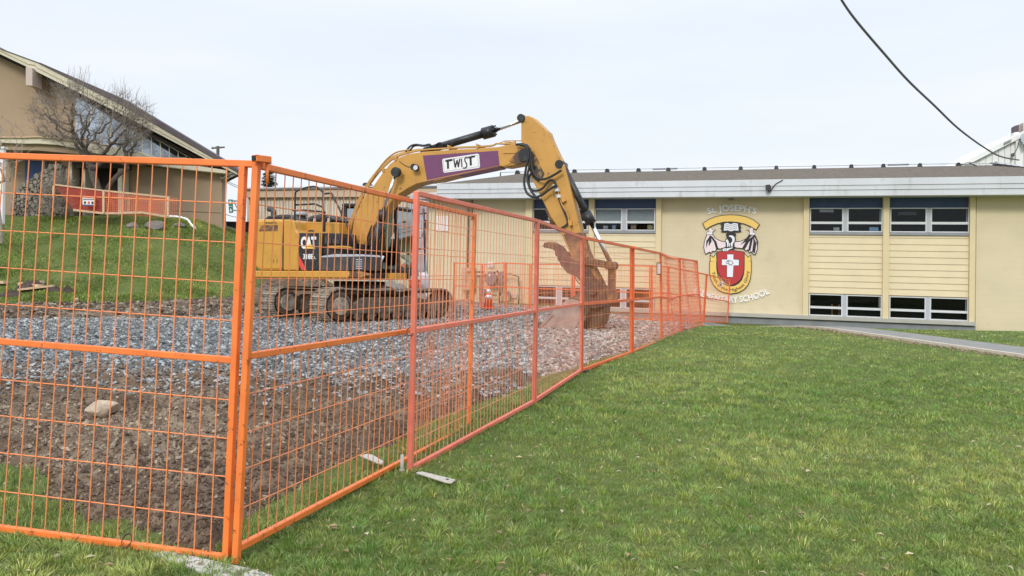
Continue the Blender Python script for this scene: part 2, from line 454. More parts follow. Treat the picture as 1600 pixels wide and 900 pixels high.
def big_mesh(name, V, Fc, m, cols=None, kind='stuff', parent=None, smooth=False, nside=3):
    """numpy vertices (n,3), faces (k,nside)"""
    me = bpy.data.meshes.new(name)
    me.vertices.add(len(V)); me.vertices.foreach_set('co', V.astype(np.float32).ravel())
    k = len(Fc)
    me.loops.add(k * nside); me.loops.foreach_set('vertex_index', Fc.astype(np.int32).ravel())
    me.polygons.add(k); me.polygons.foreach_set('loop_start', np.arange(0, k * nside, nside, dtype=np.int32))
    me.polygons.foreach_set('use_smooth', np.full(k, smooth))
    me.update(calc_edges=True)
    if cols is not None:
        at = me.color_attributes.new('Col', 'FLOAT_COLOR', 'POINT')
        c4 = np.ones((len(V), 4), np.float32); c4[:, :3] = cols; at.data.foreach_set('color', c4.ravel())
    me.materials.append(m)
    o = link(name, me, parent)
    if kind: o['kind'] = kind
    return o
def text_geo(s, fn, bold=0.0, res=3):
    """flat lettering: outline of the built-in font, every vertex placed by fn(x, y) -> world point; returns verts, faces, width"""
    cu = bpy.data.curves.new('lettering', 'FONT'); cu.body = s; cu.size = 1.0; cu.resolution_u = res; cu.offset = bold
    o = bpy.data.objects.new('lettering', cu); COL.objects.link(o)
    dg = bpy.context.evaluated_depsgraph_get(); me = bpy.data.meshes.new_from_object(o.evaluated_get(dg))
    xs = [v.co.x for v in me.vertices]; x0, x1 = min(xs), max(xs)
    v = [fn((q.co.x - x0) / (x1 - x0), q.co.y / 0.70) for q in me.vertices]
    f = [tuple(p.vertices) for p in me.polygons]
    bpy.data.objects.remove(o); bpy.data.curves.remove(cu); bpy.data.meshes.remove(me)
    return v, f
def extrude_geo(v, f, ext):
    """front face set plus back and side walls"""
    from collections import Counter
    n = len(v); e = Counter()
    for q in f:
        for i in range(len(q)): e[(q[i], q[(i+1) % len(q)])] += 1
    side = [(a, b, b + n, a + n) for (a, b) in e if (b, a) not in e]
    return v + [p + ext for p in v], list(f) + [tuple(i + n for i in reversed(q)) for q in f] + side
def lettering(name, s, fn, m, parent, ext, bold=0.0, label=None):
    v, f = text_geo(s, fn, bold)
    v, f = extrude_geo(v, f, ext)
    return mesh(name, v, f, m, parent, label=label)

# ================================================================== GROUND
def pip(x, y, P):
    c = np.zeros(len(x), bool); j = len(P) - 1
    for i in range(len(P)):
        xi, yi = P[i]; xj, yj = P[j]
        with np.errstate(divide='ignore', invalid='ignore'):
            k = ((yi > y) != (yj > y)) & (x < (xj - xi) * (y - yi) / ((yj - yi) if yj != yi else 1e-9) + xi)
        c ^= k; j = i
    return c
def pdist(x, y, P):
    d = np.full(len(x), 1e9); j = len(P) - 1
    for i in range(len(P)):
        ax, ay = P[j]; bx, by = P[i]
        vx, vy = bx - ax, by - ay; L2 = vx*vx + vy*vy + 1e-9
        t = np.clip(((x-ax)*vx + (y-ay)*vy) / L2, 0, 1)
        d = np.minimum(d, np.hypot(x-ax-t*vx, y-ay-t*vy)); j = i
    return np.where(pip(x, y, P), d, -d)     # positive inside

def survey(pts):
    out = []
    for px, py in pts:
        p = ghit(px, py); out.append((p.x, p.y))
    return out
SOIL = survey([(-420, 640), (-150, 700), (20, 738), (45, 770), (80, 815), (110, 836), (150, 826), (190, 838), (230, 862), (330, 880), (366, 856), (400, 818), (440, 788), (520, 748), (600, 710), (690, 664), (760, 633), (838, 604), (885, 584), (700, 590), (400, 598), (200, 596), (-420, 596)])
GRAVEL = survey([(-420, 606), (0, 604), (200, 606), (400, 609), (600, 606), (740, 604), (800, 598), (850, 591), (908, 577), (985, 551), (1032, 534), (1062, 522), (1093, 511), (1093, 501), (1000, 494), (900, 486), (790, 477), (700, 470), (600, 468), (500, 482), (300, 492), (150, 490), (0, 494), (-420, 500)])
BANK = survey([(-420, 478), (0, 480), (200, 474), (330, 468), (386, 450), (415, 424), (450, 415), (560, 415), (660, 430), (690, 470), (600, 486), (400, 500), (-420, 508)])

def sheet(name, x0, x1, y0, y1, st, P, hfun, m, kind='structure', margin=0.5, keep=None):
    xs = np.arange(x0, x1, st); ys = np.arange(y0, y1, st)
    X, Y = np.meshgrid(xs, ys); nx, ny = len(xs), len(ys)
    x, y = X.ravel(), Y.ravel()
    d = pdist(x, y, P) + 0.35 * (fbm(x * 2.2, y * 2.2, 3, 31) - 0.45)
    z = gz(x, y) + hfun(x, y, d)
    V = np.stack([x, y, z], 1)
    i = (np.arange(ny - 1)[:, None] * nx + np.arange(nx - 1)[None, :]).ravel()
    i = i[d[i] > -margin]
    Fc = np.stack([i, i + 1, i + nx + 1, i + nx], 1)
    used = np.unique(Fc); remap = np.full(len(V), -1); remap[used] = np.arange(len(used))
    o = big_mesh(name, V[used], remap[Fc], m, kind=kind, smooth=True, nside=4)
    return o

# the ground itself: one sheet, finer near, out to the horizon
def axis_pts(a, b, st, far):
    core = list(np.arange(a, b + 1e-6, st)); s = st; p = b; out = []
    while p < far: s *= 1.25; p += s; out.append(p)
    s = st; p = a; low = []
    while p > -far: s *= 1.25; p -= s; low.append(p)
    return np.array(low[::-1] + core + out)
gx = axis_pts(-30, 24, 0.25, 1500.0); gy = axis_pts(-4, 44, 0.25, 1500.0)
X, Y = np.meshgrid(gx, gy); x, y = X.ravel(), Y.ravel()
inP = np.maximum(pdist(x, y, SOIL), np.maximum(pdist(x, y, GRAVEL), pdist(x, y, BANK)))
zz = gz(x, y) - 0.12 * sstep(0.1, 0.7, inP)
far_ = np.maximum(np.abs(x), np.abs(y))
zz = np.where(y > 60, zz * (1 - sstep(60, 110, y)) - 0.6 * sstep(60, 110, y), zz)
nx, ny = len(gx), len(gy)
i = (np.arange(ny - 1)[:, None] * nx + np.arange(nx - 1)[None, :]).ravel()
ground = big_mesh('ground', np.stack([x, y, zz], 1), np.stack([i, i + 1, i + nx + 1, i + nx], 1), M['turf'], kind='structure', smooth=True, nside=4)

def soil_h(x, y, d):
    e = sstep(-0.05, 0.30, d)
    h = 0.10 * (fbm(x * 1.1, y * 1.1, 3, 3) - 0.4) + 0.20 * np.abs(fbm(x * 2.8, y * 2.8, 4, 8) - 0.5) * 2 + 0.10 * (fbm(x * 9, y * 9, 4, 12) - 0.5)
    return -0.06 + e * (0.09 + h)
sheet('soil', -9.0, 1.6, 3.0, 9.6, 0.026, SOIL, soil_h, M['soil'])
def grav_h(x, y, d):
    e = sstep(-0.1, 0.5, d)
    return -0.07 + e * (0.12 + 0.10 * (fbm(x * 0.7, y * 0.7, 3, 41) - 0.4) + 0.05 * (fbm(x * 5, y * 5, 3, 44) - 0.5))
sheet('gravel_bed', -15.0, 9.5, 7.8, 38.0, 0.09, GRAVEL, grav_h, M['gravelbed'])
def bank_h(x, y, d):
    e = sstep(-0.1, 0.5, d)
    return -0.08 + e * (0.12 + 0.28 * fbm(x * 0.5 + 3, y * 1.6, 3, 61) * sstep(0.2, 1.2, d) + 0.12 * (fbm(x * 5, y * 5, 3, 64) - 0.5))
sheet('soil_bank', -24.0, -1.0, 17.0, 42.0, 0.12, BANK, bank_h, M['soil'])

# ------------------------------------------------------------------ stones and clods: crushed pieces, each its own solid, joined
OCT = np.array([(1,0,0),(-1,0,0),(0,1,0),(0,-1,0),(0,0,1),(0,0,-1)], float)
OCTF = np.array([(0,2,4),(2,1,4),(1,3,4),(3,0,4),(2,0,5),(1,2,5),(3,1,5),(0,3,5)])
def stones(name, x, y, z, size, cols, flat=0.6, m=None):
    n = len(x)
    V = OCT[None] * (1 + rng.uniform(-0.38, 0.38, (n, 6, 1))) + rng.uniform(-0.30, 0.30, (n, 6, 3))
    V = V * (size[:, None, None] * np.stack([rng.uniform(0.75, 1.25, n), rng.uniform(0.75, 1.25, n), rng.uniform(flat * 0.8, flat * 1.3, n)], 1)[:, None, :])
    a = rng.uniform(0, 2 * np.pi, n); b = rng.normal(0, 0.5, n)
    ca, sa, cb, sb = np.cos(a), np.sin(a), np.cos(b), np.sin(b)
    y1 = V[:, :, 1] * cb[:, None] - V[:, :, 2] * sb[:, None]; z1 = V[:, :, 1] * sb[:, None] + V[:, :, 2] * cb[:, None]
    x2 = V[:, :, 0] * ca[:, None] - y1 * sa[:, None]; y2 = V[:, :, 0] * sa[:, None] + y1 * ca[:, None]
    P = np.stack([x2 + x[:, None], y2 + y[:, None], z1 + z[:, None]], 2).reshape(-1, 3)
    Fc = (OCTF[None] + (np.arange(n) * 6)[:, None, None]).reshape(-1, 3)
    C = np.repeat(cols, 6, axis=0)
    return big_mesh(name, P, Fc, m or M['rubble'], cols=C)
def sample(P, n, x0, x1, y0, y1, power, dmin=0.0, slope=0.72, marg=0.8):
    """n random points inside P, denser towards the near end (density falls with distance)"""
    xs, ys, ds = [], [], []; got = 0
    while got < n:
        k = n * 2
        y = (y0 ** (1 - power) + rng.uniform(0, 1, k) * (y1 ** (1 - power) - y0 ** (1 - power))) ** (1 / (1 - power)) if power != 1 else y0 * (y1 / y0) ** rng.uniform(0, 1, k)
        lo = np.maximum(x0, -slope * y - marg); hi = np.minimum(x1, slope * y + marg)
        x = lo + (hi - lo) * rng.uniform(0, 1, k)
        w = (hi - lo) / np.max(hi - lo)
        keep = rng.uniform(0, 1, k) < w
        x, y = x[keep], y[keep]
        d = pdist(x, y, P); keep = d > dmin
        xs.append(x[keep]); ys.append(y[keep]); ds.append(d[keep]); got += keep.sum()
    return np.concatenate(xs)[:n], np.concatenate(ys)[:n], np.concatenate(ds)[:n]

n = 105000
x, y, d = sample(GRAVEL, n, -15, 9, 8.3, 36, 1.85, -0.12)
g_ = rng.uniform(0, 1, n)
base = np.array([0.25, 0.255, 0.25])[None] * (0.38 + 1.45 * g_[:, None] ** 2.4)
warm = np.clip(sstep(-2.5, 2.0, x) * 0.75 + 0.6 * sstep(16, 20, y) * sstep(5, 12, -x), 0, 1)[:, None]
warm = warm * (rng.uniform(0, 1, n) < 0.75)[:, None]
cols = base * (1 - warm) + warm * np.array([0.44, 0.385, 0.325])[None] * (0.45 + 1.05 * g_[:, None])
blu = rng.uniform(0, 1, n)[:, None]; cols = cols * (1 + blu * np.array([-0.05, 0.0, 0.05])[None])
size = 0.009 + 0.034 * rng.uniform(0, 1, n) ** 3.6 + 0.0006 * y
z = gz(x, y) + grav_h(x, y, d + 0.35 * (fbm(x * 2.2, y * 2.2, 3, 31) - 0.45)) + size * 0.25
stones('gravel', x, y, z, size, cols)

n = 62000
x, y, d = sample(SOIL, n, -9, 1.5, 3.2, 9.4, 1.9, -0.10)
dj = d + 0.35 * (fbm(x * 2.2, y * 2.2, 3, 31) - 0.45)
big_ = rng.uniform(0, 1, n)
size = 0.0045 + 0.016 * big_ ** 5
pal = rng.uniform(0, 1, n)[:, None]
pc = [(ghit(110, 690), 1.2), (ghit(20, 670), 1.0), (ghit(430, 690), 0.5), (ghit(300, 700), 0.4)]
patch = np.zeros(n)
for p_, r_ in pc: patch = np.maximum(patch, np.exp(-(((x - p_.x) / r_) ** 2 + ((y - p_.y) / (r_ * .7)) ** 2)))
patch = (np.clip(patch * 1.5, 0, 1) * (0.4 + fbm(x * 2, y * 2, 2, 77)))[:, None]
cols = np.array([0.135, 0.093, 0.064])[None] * (0.65 + 0.7 * pal)
cols = np.where(rng.uniform(0, 1, n)[:, None] < 0.035 + 0.65 * patch, np.array([0.36, 0.29, 0.21])[None] * (0.6 + 0.6 * pal), cols)
z = gz(x, y) + soil_h(x, y, dj) + size * 0.2
stones('soil_clods', x, y, z, size, cols, 0.95)
# loose stones thrown from the gravel edge onto the soil
x = rng.uniform(-7.5, 0.9, 4200); y = 9.0 - np.abs(rng.normal(0, 0.75, 4200)); d = pdist(x, y, SOIL); k = d > 0; x, y, d = x[k], y[k], d[k]; n = len(x)
size = rng.uniform(0.010, 0.032, n)
stones('stray_gravel', x, y, gz(x, y) + soil_h(x, y, d + 0.35 * (fbm(x * 2.2, y * 2.2, 3, 31) - 0.45)) + size * 0.3, size, np.array([0.26, 0.262, 0.26])[None] * rng.uniform(0.5, 1.7, n)[:, None])
x = rng.uniform(-7.5, 1.5, 5200); y = 8.55 + np.abs(rng.normal(0, 0.55, 5200)) * (0.4 + 1.4 * vnoise(x * 1.1, x * 0 + 3, 87)); d = pdist(x, y, GRAVEL); k = d > -0.1; x, y, d = x[k], y[k], d[k]; n = len(x)
size = rng.uniform(0.008, 0.045, n) ** 1.0
stones('stray_soil', x, y, gz(x, y) + grav_h(x, y, d + 0.35 * (fbm(x * 2.2, y * 2.2, 3, 31) - 0.45)) + size * 0.5, size, np.array([0.15, 0.11, 0.08])[None] * rng.uniform(0.6, 1.5, n)[:, None], 0.5)
n = 9000
x, y, d = sample(BANK, n, -22, -1, 17.5, 41, 1.5, 0.0)
size = 0.02 + 0.07 * rng.uniform(0, 1, n) ** 3
cols = np.where(rng.uniform(0, 1, n)[:, None] < 0.3, np.array([0.30, 0.26, 0.2])[None], np.array([0.10, 0.072, 0.05])[None]) * rng.uniform(0.6, 1.3, n)[:, None]
z = gz(x, y) + bank_h(x, y, d + 0.35 * (fbm(x * 2.2, y * 2.2, 3, 31) - 0.45)) + size * 0.2
stones('bank_rubble', x, y, z, size, cols, 0.7)

# ------------------------------------------------------------------ grass
def grass(name, x, y, z, h, w, cols, bend=0.55, seg2=True, lean=None):
    n = len(x)
    a = rng.uniform(0, 2 * np.pi, n); l = rng.normal(0, bend, n); la = rng.uniform(0, 2 * np.pi, n)
    wx, wy = np.cos(a) * w / 2, np.sin(a) * w / 2
    lx, ly = np.cos(la) * l * h, np.sin(la) * l * h
    if lean is not None: lx, ly = lx + lean[0] * 1.1 * h, ly + lean[1] * 1.1 * h
    hz = h / np.sqrt(1 + l * l)
    if seg2:
        V = np.stack([np.stack([x - wx, y - wy, z], 1), np.stack([x + wx, y + wy, z], 1),
                      np.stack([x - wx * .75 + lx * .32, y - wy * .75 + ly * .32, z + hz * .6], 1), np.stack([x + wx * .75 + lx * .32, y + wy * .75 + ly * .32, z + hz * .6], 1),
                      np.stack([x + lx, y + ly, z + hz], 1)], 1).reshape(-1, 3)
        Fc = (np.array([(0, 1, 3), (0, 3, 2), (2, 3, 4)])[None] + (np.arange(n) * 5)[:, None, None]).reshape(-1, 3); k = 5
    else:
        V = np.stack([np.stack([x - wx, y - wy, z], 1), np.stack([x + wx, y + wy, z], 1), np.stack([x + lx, y + ly, z + hz], 1)], 1).reshape(-1, 3)
        Fc = (np.array([(0, 1, 2)])[None] + (np.arange(n) * 3)[:, None, None]).reshape(-1, 3); k = 3
    return big_mesh(name, V, Fc, M['grassblade'], cols=np.repeat(cols, k, axis=0))
def grass_cols(x, y, n):
    """blade colours: green, yellow-green and straw, in patches as the lawn has them"""
    t = fbm(x * 0.55, y * 0.55, 3, 91)[:, None]; u = rng.uniform(0, 1, n)[:, None]; q = fbm(x * 3.0, y * 3.0, 2, 95)[:, None]
    g1 = np.array([0.140, 0.222, 0.046])[None]; g2 = np.array([0.252, 0.308, 0.074])[None]; g3 = np.array([0.37, 0.375, 0.13])[None]
    k = np.clip((t - 0.34) * 2.6 + (q - 0.45) * 1.5 + (u - 0.5) * 0.5, 0, 1)
    c = g1 * (1 - k) + g2 * k
    c = np.where(rng.uniform(0, 1, n)[:, None] < 0.04 + 0.14 * k, g3, c)
    c = np.where(rng.uniform(0, 1, n)[:, None] < 0.02, np.array([0.48, 0.42, 0.24])[None], c)
    return c * rng.uniform(0.75, 1.25, n)[:, None]
def off_dirt(x, y):
    return np.maximum(pdist(x, y, SOIL), np.maximum(pdist(x, y, GRAVEL), pdist(x, y, BANK)))
A0, A1 = ghit(1098, 503.5), ghit(1600, 547); B0, B1 = ghit(1096, 508.7), ghit(1600, 559.3)
PATH = [(p.x, p.y) for p in (A0, A0 + (A1 - A0) * 1.5, B0 + (B1 - B0) * 1.5, B0)]
def lawn_pts(n, y0, y1, power, jitter_edge=0.12):
    ring = [(-40, -5), (40, -5), (40, 40), (-40, 40)]
    x, y, d = sample(ring, int(n * 1.3), -30, 30, y0, y1, power, marg=2.4)
    o = off_dirt(x, y); pa = pdist(x, y, PATH)
    k = (o < rng.normal(0.0, jitter_edge, len(x))) & (pa < 0)
    return x[k], y[k]
def clump(x, y, st, amt):
    """draws blades together into tufts on an uneven lattice; returns new place, tuft vigour and outward lean"""
    ix, iy = np.floor(x / st).astype(np.int64), np.floor(y / st).astype(np.int64)
    cx, cy = (ix + 0.15 + 0.7 * _hash(ix, iy, 71)) * st, (iy + 0.15 + 0.7 * _hash(ix, iy, 72)) * st
    vig = _hash(ix, iy, 73)
    k = amt * (vig > 0.25) * (0.6 + 0.4 * vig)
    return x + (cx - x) * k, y + (cy - y) * k, vig, (x - cx) / st, (y - cy) / st, _hash(ix, iy, 74)
LAYERS = [('lawn_grass', 330000, 2.3, 8.2, 1.7, 0.040, 0.0042, True, 0.10, (0, 0, 6.2, 8.2)),
          ('lawn_grass', 250000, 6.0, 18.0, 1.9, 0.046, 0.0095, False, 0.16, (6.0, 8.0, 14.0, 18.0)),
          ('lawn_grass', 130000, 13.5, 31.0, 1.6, 0.032, 0.022, False, 0.30, (13.5, 17.5, 90, 91))]
for nm, n, y0, y1, pw, hh, ww, s2, cell, fade in LAYERS:
    x, y = lawn_pts(n, y0, y1, pw)
    k = (x > -1.6) | (y < 9) if y0 < 13 else (x > 2.5) | (y > 25)
    k &= rng.uniform(0, 1, len(x)) < np.where(y < (fade[1] + fade[2]) / 2, sstep(fade[0], fade[1] + 1e-6, y) if fade[1] else 1.0, 1 - sstep(fade[2], fade[3], y))
    x, y = x[k], y[k]; n = len(x)
    tuft = fbm(x * 1.3, y * 1.3, 3, 51)
    x, y, vig, ox, oy, hue = clump(x, y, cell, 0.27)
    h = hh * (0.30 + 0.75 * tuft + 0.70 * vig ** 1.5 * rng.uniform(0.5, 1, n))
    z = gz(x, y) - 0.12 * sstep(0.1, 0.7, off_dirt(x, y)) - 0.004
    c = grass_cols(x, y, n) * (0.84 + 0.50 * vig[:, None])
    c = c * (1 + (hue[:, None] - 0.5) * np.array([0.38, 0.14, 0.0])[None])
    grass(nm, x, y, z, h, np.full(n, ww) * rng.uniform(0.7, 1.3, n), c, 0.55, s2, (ox, oy))
# hillside grass behind the digging
x, y, d = sample([(-40, 24), (-5, 24), (-5, 41), (-40, 41)], 170000, -32, -6, 24.5, 40, 1.2)
k = off_dirt(x, y) < rng.normal(0, 0.15, len(x)); x, y = x[k], y[k]; n = len(x)
tuft = fbm(x * 0.8, y * 0.8, 4, 57)
h = 0.02 + 0.16 * np.clip(tuft - 0.25, 0, 1)
t2 = vnoise(x * 1.6, y * 1.6, 58)[:, None]
grass('hillside_grass', x, y, gz(x, y) - 0.01, h, np.full(n, 0.038), grass_cols(x * 0.5, y * 0.5, n) * (0.55 + 0.6 * t2) * (0.75 + 0.6 * fbm(x * 0.45, y * 0.9, 3, 59)[:, None]) * np.array([1.28, 1.18, 1.05])[None], 0.7, False)
# longer tufts left standing along the foot of the near fence
ed = survey([(0, 760), (60, 800), (120, 828), (180, 822), (250, 850), (330, 866), (420, 822), (500, 775), (600, 718), (700, 665), (780, 630), (850, 598), (905, 578)])
ed = np.array(ed); n = 6000; j = rng.integers(0, len(ed) - 1, n); t = rng.uniform(0, 1, n)
x = ed[j, 0] * (1 - t) + ed[j + 1, 0] * t + rng.normal(0, 0.09, n); y = ed[j, 1] * (1 - t) + ed[j + 1, 1] * t + rng.normal(0, 0.09, n)
k = vnoise(x * 3, y * 3, 66) > 0.5; x, y = x[k], y[k]; n = len(x)
grass('verge_grass', x, y, gz(x, y) - 0.005, rng.uniform(0.02, 0.06, n), np.full(n, 0.004), grass_cols(x, y, n) * 1.1, 0.5, True)

# ------------------------------------------------------------------ the path along the school
def strip(name, top, bot, m, dz, n=18):
    a = [ghit(*p) for p in top]; b = [ghit(*p) for p in bot]
    def res(P):
        out = []
        for i in range(n + 1):
            t = i / n * (len(P) - 1); k = min(int(t), len(P) - 2); q = P[k].lerp(P[k + 1], t - k); q.z = gz1(q.x, q.y) + dz; out.append(q)
        return out
    A, B = res(a), res(b); lo = [Vector((p.x, p.y, p.z - 0.12)) for p in B]; la = [Vector((p.x, p.y, p.z - 0.12)) for p in A]
    V = A + B + lo + la; k = n + 1; Fs = []
    for i in range(n):
        Fs += [(i, i+1, k+i+1, k+i), (k+i, k+i+1, 2*k+i+1, 2*k+i), (3*k+i, 3*k+i+1, i+1, i)]
    return tag(mesh(name, V, Fs, m), kind='structure')
def flat_strip(name, P0, P1, Q0, Q1, m, dz, n=24, ext=1.5):
    V, Fs = [], []
    for i in range(n + 1):
        t = i / n * ext
        for a_, b_ in ((P0, P1), (Q0, Q1)):
            p = a_ + (b_ - a_) * t; V.append(Vector((p.x, p.y, gz1(p.x, p.y) + dz))); V.append(Vector((p.x, p.y, gz1(p.x, p.y) - 0.1)))
    for i in range(n):
        k = 4 * i; Fs += [(k, k+4, k+6, k+2), (k+2, k+6, k+7, k+3), (k+1, k+5, k+4, k)]
    return tag(mesh(name, V, Fs, m), kind='structure')
flat_strip('path', A0, A1, B0, B1, M['asphalt'], 0.06)
off_ = (B1 - B0).normalized().cross(Vector((0, 0, 1))) * 0.09
if off_.y > 0: off_ = -off_
flat_strip('path_edging', B0, B1, B0 + off_, B1 + off_, M['kerb'], 0.068)
# worn bare margin beside the path
x, y = [], []
for i in range(2600):
    t = rng.uniform(0, 1.45); p = B0 + (B1 - B0) * t + off_ * (1.1 + abs(rng.normal(0, 1.9)))
    x.append(p.x); y.append(p.y)
x, y = np.array(x), np.array(y); size = rng.uniform(0.012, 0.035, len(x))
stones('bare_margin', x, y, gz(x, y) + 0.01, size, np.array([0.24, 0.175, 0.12])[None] * rng.uniform(0.6, 1.3, len(x))[:, None], 0.5)

# dead leaves and bits of straw lying in the short grass
x, y = lawn_pts(900, 2.6, 14.0, 1.6); n = len(x); a = rng.uniform(0, 6.28, n); L_ = rng.uniform(0.010, 0.028, n); w_ = L_ * rng.uniform(0.25, 0.6, n)
z = gz(x, y) + rng.uniform(0.018, 0.035, n); ca, sa = np.cos(a), np.sin(a)
V = np.stack([np.stack([x - ca * L_, y - sa * L_, z], 1), np.stack([x + sa * w_, y - ca * w_, z + 0.006], 1), np.stack([x + ca * L_, y + sa * L_, z - 0.004], 1), np.stack([x - sa * w_, y + ca * w_, z + 0.003], 1)], 1).reshape(-1, 3)
Fc = (np.array([(0, 1, 2), (0, 2, 3)])[None] + (np.arange(n) * 4)[:, None, None]).reshape(-1, 3)
lc = np.where(rng.uniform(0, 1, n)[:, None] < 0.5, np.array([0.30, 0.20, 0.11])[None], np.array([0.46, 0.40, 0.26])[None]) * rng.uniform(0.6, 1.2, n)[:, None]
big_mesh('fallen_leaves', V, Fc, M['rubble'], cols=np.repeat(lc, 4, axis=0))

# ================================================================== SCHOOL
SP = Plane(W(800, 430, 35.6), R(18.3))
def lv(v, x): return v + 2.4e-4 * (v - 335) * (x - 1250)          # a level line of the facade, named by its height at x = 1250
def S(x, v, off=0.0):
    y = lv(v, x); return SP.hit(x - 0.0105 * (y - 310), y, off)
def srect(name, x0, x1, v0, v1, o0, o1, m, parent=None, bevel=0.0, label=None):
    a = [S(x0, v0, o0), S(x1, v0, o0), S(x1, v1, o0), S(x0, v1, o0)]
    return slab(name, a, SP.n * (o1 - o0), m, parent, bevel, label)
def build_school():
    base = S(1100, 505, 0)
    t = thing('school_building', base, 'long cream painted school with white fascia, shallow grey roof and ribbon windows', 'school')
    VB = 499
    PIL = [(821, 832), (920, 928.5), (1025, 1033.5), (1256, 1265), (1380.5, 1390.5), (1516, 1525)]
    # plain block walls: every course of blocks is a raised band, joint between recessed
    def block_wall(x0, x1, off, vb, lab=None):
        wl_ = srect('wall', x0, x1, 300, vb, off - 0.005, off - 0.35, M['joint'], t)
        c = 8.15; v = 306.4
        k = 0
        while v < vb - 1:
            v1 = min(v + c - 0.14, vb)
            srect('block_course', x0 + 0.05, x1 - 0.05, v, v1, off, off - 0.006, M['cream'], wl_)
            v += c; k += 1
    block_wall(670, 821, 0.0, 494)
    block_wall(1033.5, 1256, 0.0, 492.5)
    block_wall(1525, 1790, 0.06, 516)
    srect('wall', 640, 670, 300, 494, -0.9, -1.2, M['mullion'], t)
    # end window bay left of the plain wall
    for x0, x1 in ((651, 667),):
        w_ = srect('window', x0, x1 + 1.5, 311, 486, -0.45, -0.50, M['frame'], t)
        for v0, v1 in ((313, 362), (365, 404), (407, 440), (443, 484)):
            srect('pane', x0 + 1, x1 - 0.5, v0, v1, -0.44, -0.45, M['sky_glass'], w_)
    for x0, x1 in PIL: srect('pillar', x0, x1, 300, 494.5, 0.16, -0.2, M['pillar'], t, 0.01)
    # window bays
    BAYS = [(832, 920), (928.5, 1025), (1265, 1380.5), (1390.5, 1516)]
    for bi, (x0, x1) in enumerate(BAYS):
        srect('head_panel', x0, x1, 300, 324.6, -0.10, -0.25, M['navy'], t)
        srect('room_back', x0, x1, 322, 368, -1.1, -1.15, M['room'], t); srect('room_ceiling', x0, x1, 321.0, 323.0, -0.26, -1.1, M['room'], t); srect('room_back', x0, x1, 456, 494, -1.1, -1.15, M['room'], t)  # ceiling slab added to keep light from above out of the rooms
        def unit(v0, vm0, vm1, v1, blinds):
            w_ = (x1 - x0); xm = x0 + w_ * 0.487; mw = 3.1
            srect('mullion', xm - mw, xm + mw, v0, v1, 0.0, -0.12, M['mullion'], t, 0.006)
            for (a, b, extra) in ((x0 + 0.6, xm - mw, 0), (xm + mw, x1 - 0.8, 1)):
                th_ = 1.6
                def q(nm, xa, xb, va, vb, m=M['frame'], o=-0.01, par=None): return srect(nm, xa, xb, va, vb, o, -0.10, m, par, 0.004)
                A = [S(a, v0, -0.01), S(b, v0, -0.01), S(b, v1, -0.01), S(a, v1, -0.01)]
                # frame as one mesh, panes as sub-parts
                gs = []
                def fr(xa, xb, va, vb):
                    P = [S(xa, va, -0.01), S(xb, va, -0.01), S(xb, vb, -0.01), S(xa, vb, -0.01)]; B = [p - SP.n * 0.09 for p in P]
                    gs.append((P + B, [(0,1,2,3),(7,6,5,4),(0,4,5,1),(1,5,6,2),(2,6,7,3),(3,7,4,0)]))
                fr(a, b, v0, v0 + 1.5); fr(a, b, v1 - 1.6, v1); fr(a, a + 1.9, v0 + 1.5, v1 - 1.6); fr(b - 1.9, b, v0 + 1.5, v1 - 1.6)
                fr(a + 1.9, b - 1.9, vm0, vm1)
                g = join(gs); f_ = mesh('window', g[0], g[1], M['frame'], t)
                srect('pane', a + 1.9, b - 1.9, v0 + 1.5, vm0, -0.05, -0.056, M['glass'], f_)
                srect('pane', a + 1.9, b - 1.9, vm1, v1 - 1.6, -0.04, -0.046, M['glass'], f_)
                if blinds: srect('blind', a + 2.6, b - 2.2, v0 + 1.6, vm0 + .4, -0.08, -0.095, M['blind'], f_)
                if not blinds and extra: srect('curtain_edge', b - 5, b - 3.2, v0 + 1.6, vm0, -0.08, -0.095, M['blind'], f_)
        unit(325, 346.2, 349.8, 362.0, bi == 1)
        srect('sill', x0, x1, 362.3, 366.5, 0.06, -0.15, M['sill'], t, 0.01)
        # siding boards
        v = 366.9; srect('siding_board', x0, x1, v, 370.6, 0.0, -0.1, M['board'], t)
        v = 371.1; st = (457.6 - v) / 9
        for k in range(9):
            # each board leans out a little towards its lower edge
            a = [S(x0, v, -0.012), S(x1, v, -0.012), S(x1, v + st - 0.55, 0.012), S(x0, v + st - 0.55, 0.012)]
            slab('siding_board', a, -SP.n * 0.08, M['board'], t)
            v += st
        srect('board_backing', x0, x1, 366.7, 458, -0.04, -0.10, M['joint'], t)
        unit(458.4, 477.2, 480.8, 492.0, False)
    # ledge and plinth
    srect('ledge', 1026, 1526.5, 492.6, 498.4, 0.30, -0.2, M['ledge'], t, 0.01)
    srect('ledge', 822, 1025.8, 492.6, 498.4, 0.28, -0.2, M['ledge'], t, 0.01)
    srect('plinth', 1024, 1526, 499.2, 530, 0.18, -0.2, M['concrete'], t, 0.01)
    srect('plinth', 660, 1023.8, 494.6, 530, 0.17, -0.2, M['concrete'], t, 0.01)
    srect('plinth', 1526.3, 1790, 516.1, 540, 0.05, -0.2, M['concrete'], t)
    srect('return_wall', 1526.3, 1529, 306, 520, 0.10, 0.061, M['cream'], t)
    # soffit and stepped fascia
    OV = 0.95
    srect('soffit', 648, 1790, 305.2, 306.0, OV - 0.1, -0.4, M['fascia'], t)
    XL = 682.5
    srect('fascia_board', XL, 1800, 297.6, 306.4, OV, OV - 0.10, M['fascia'], t, 0.006)
    srect('fascia_board', XL, 1800, 290.3, 297.2, OV + 0.03, OV - 0.10, M['fascia'], t, 0.006)
    srect('fascia_board', XL, 1800, 279.8, 290.0, OV + 0.06, OV - 0.10, M['fascia'], t, 0.006)
    pA = [S(XL, 279.8, OV), S(XL, 306, OV)]
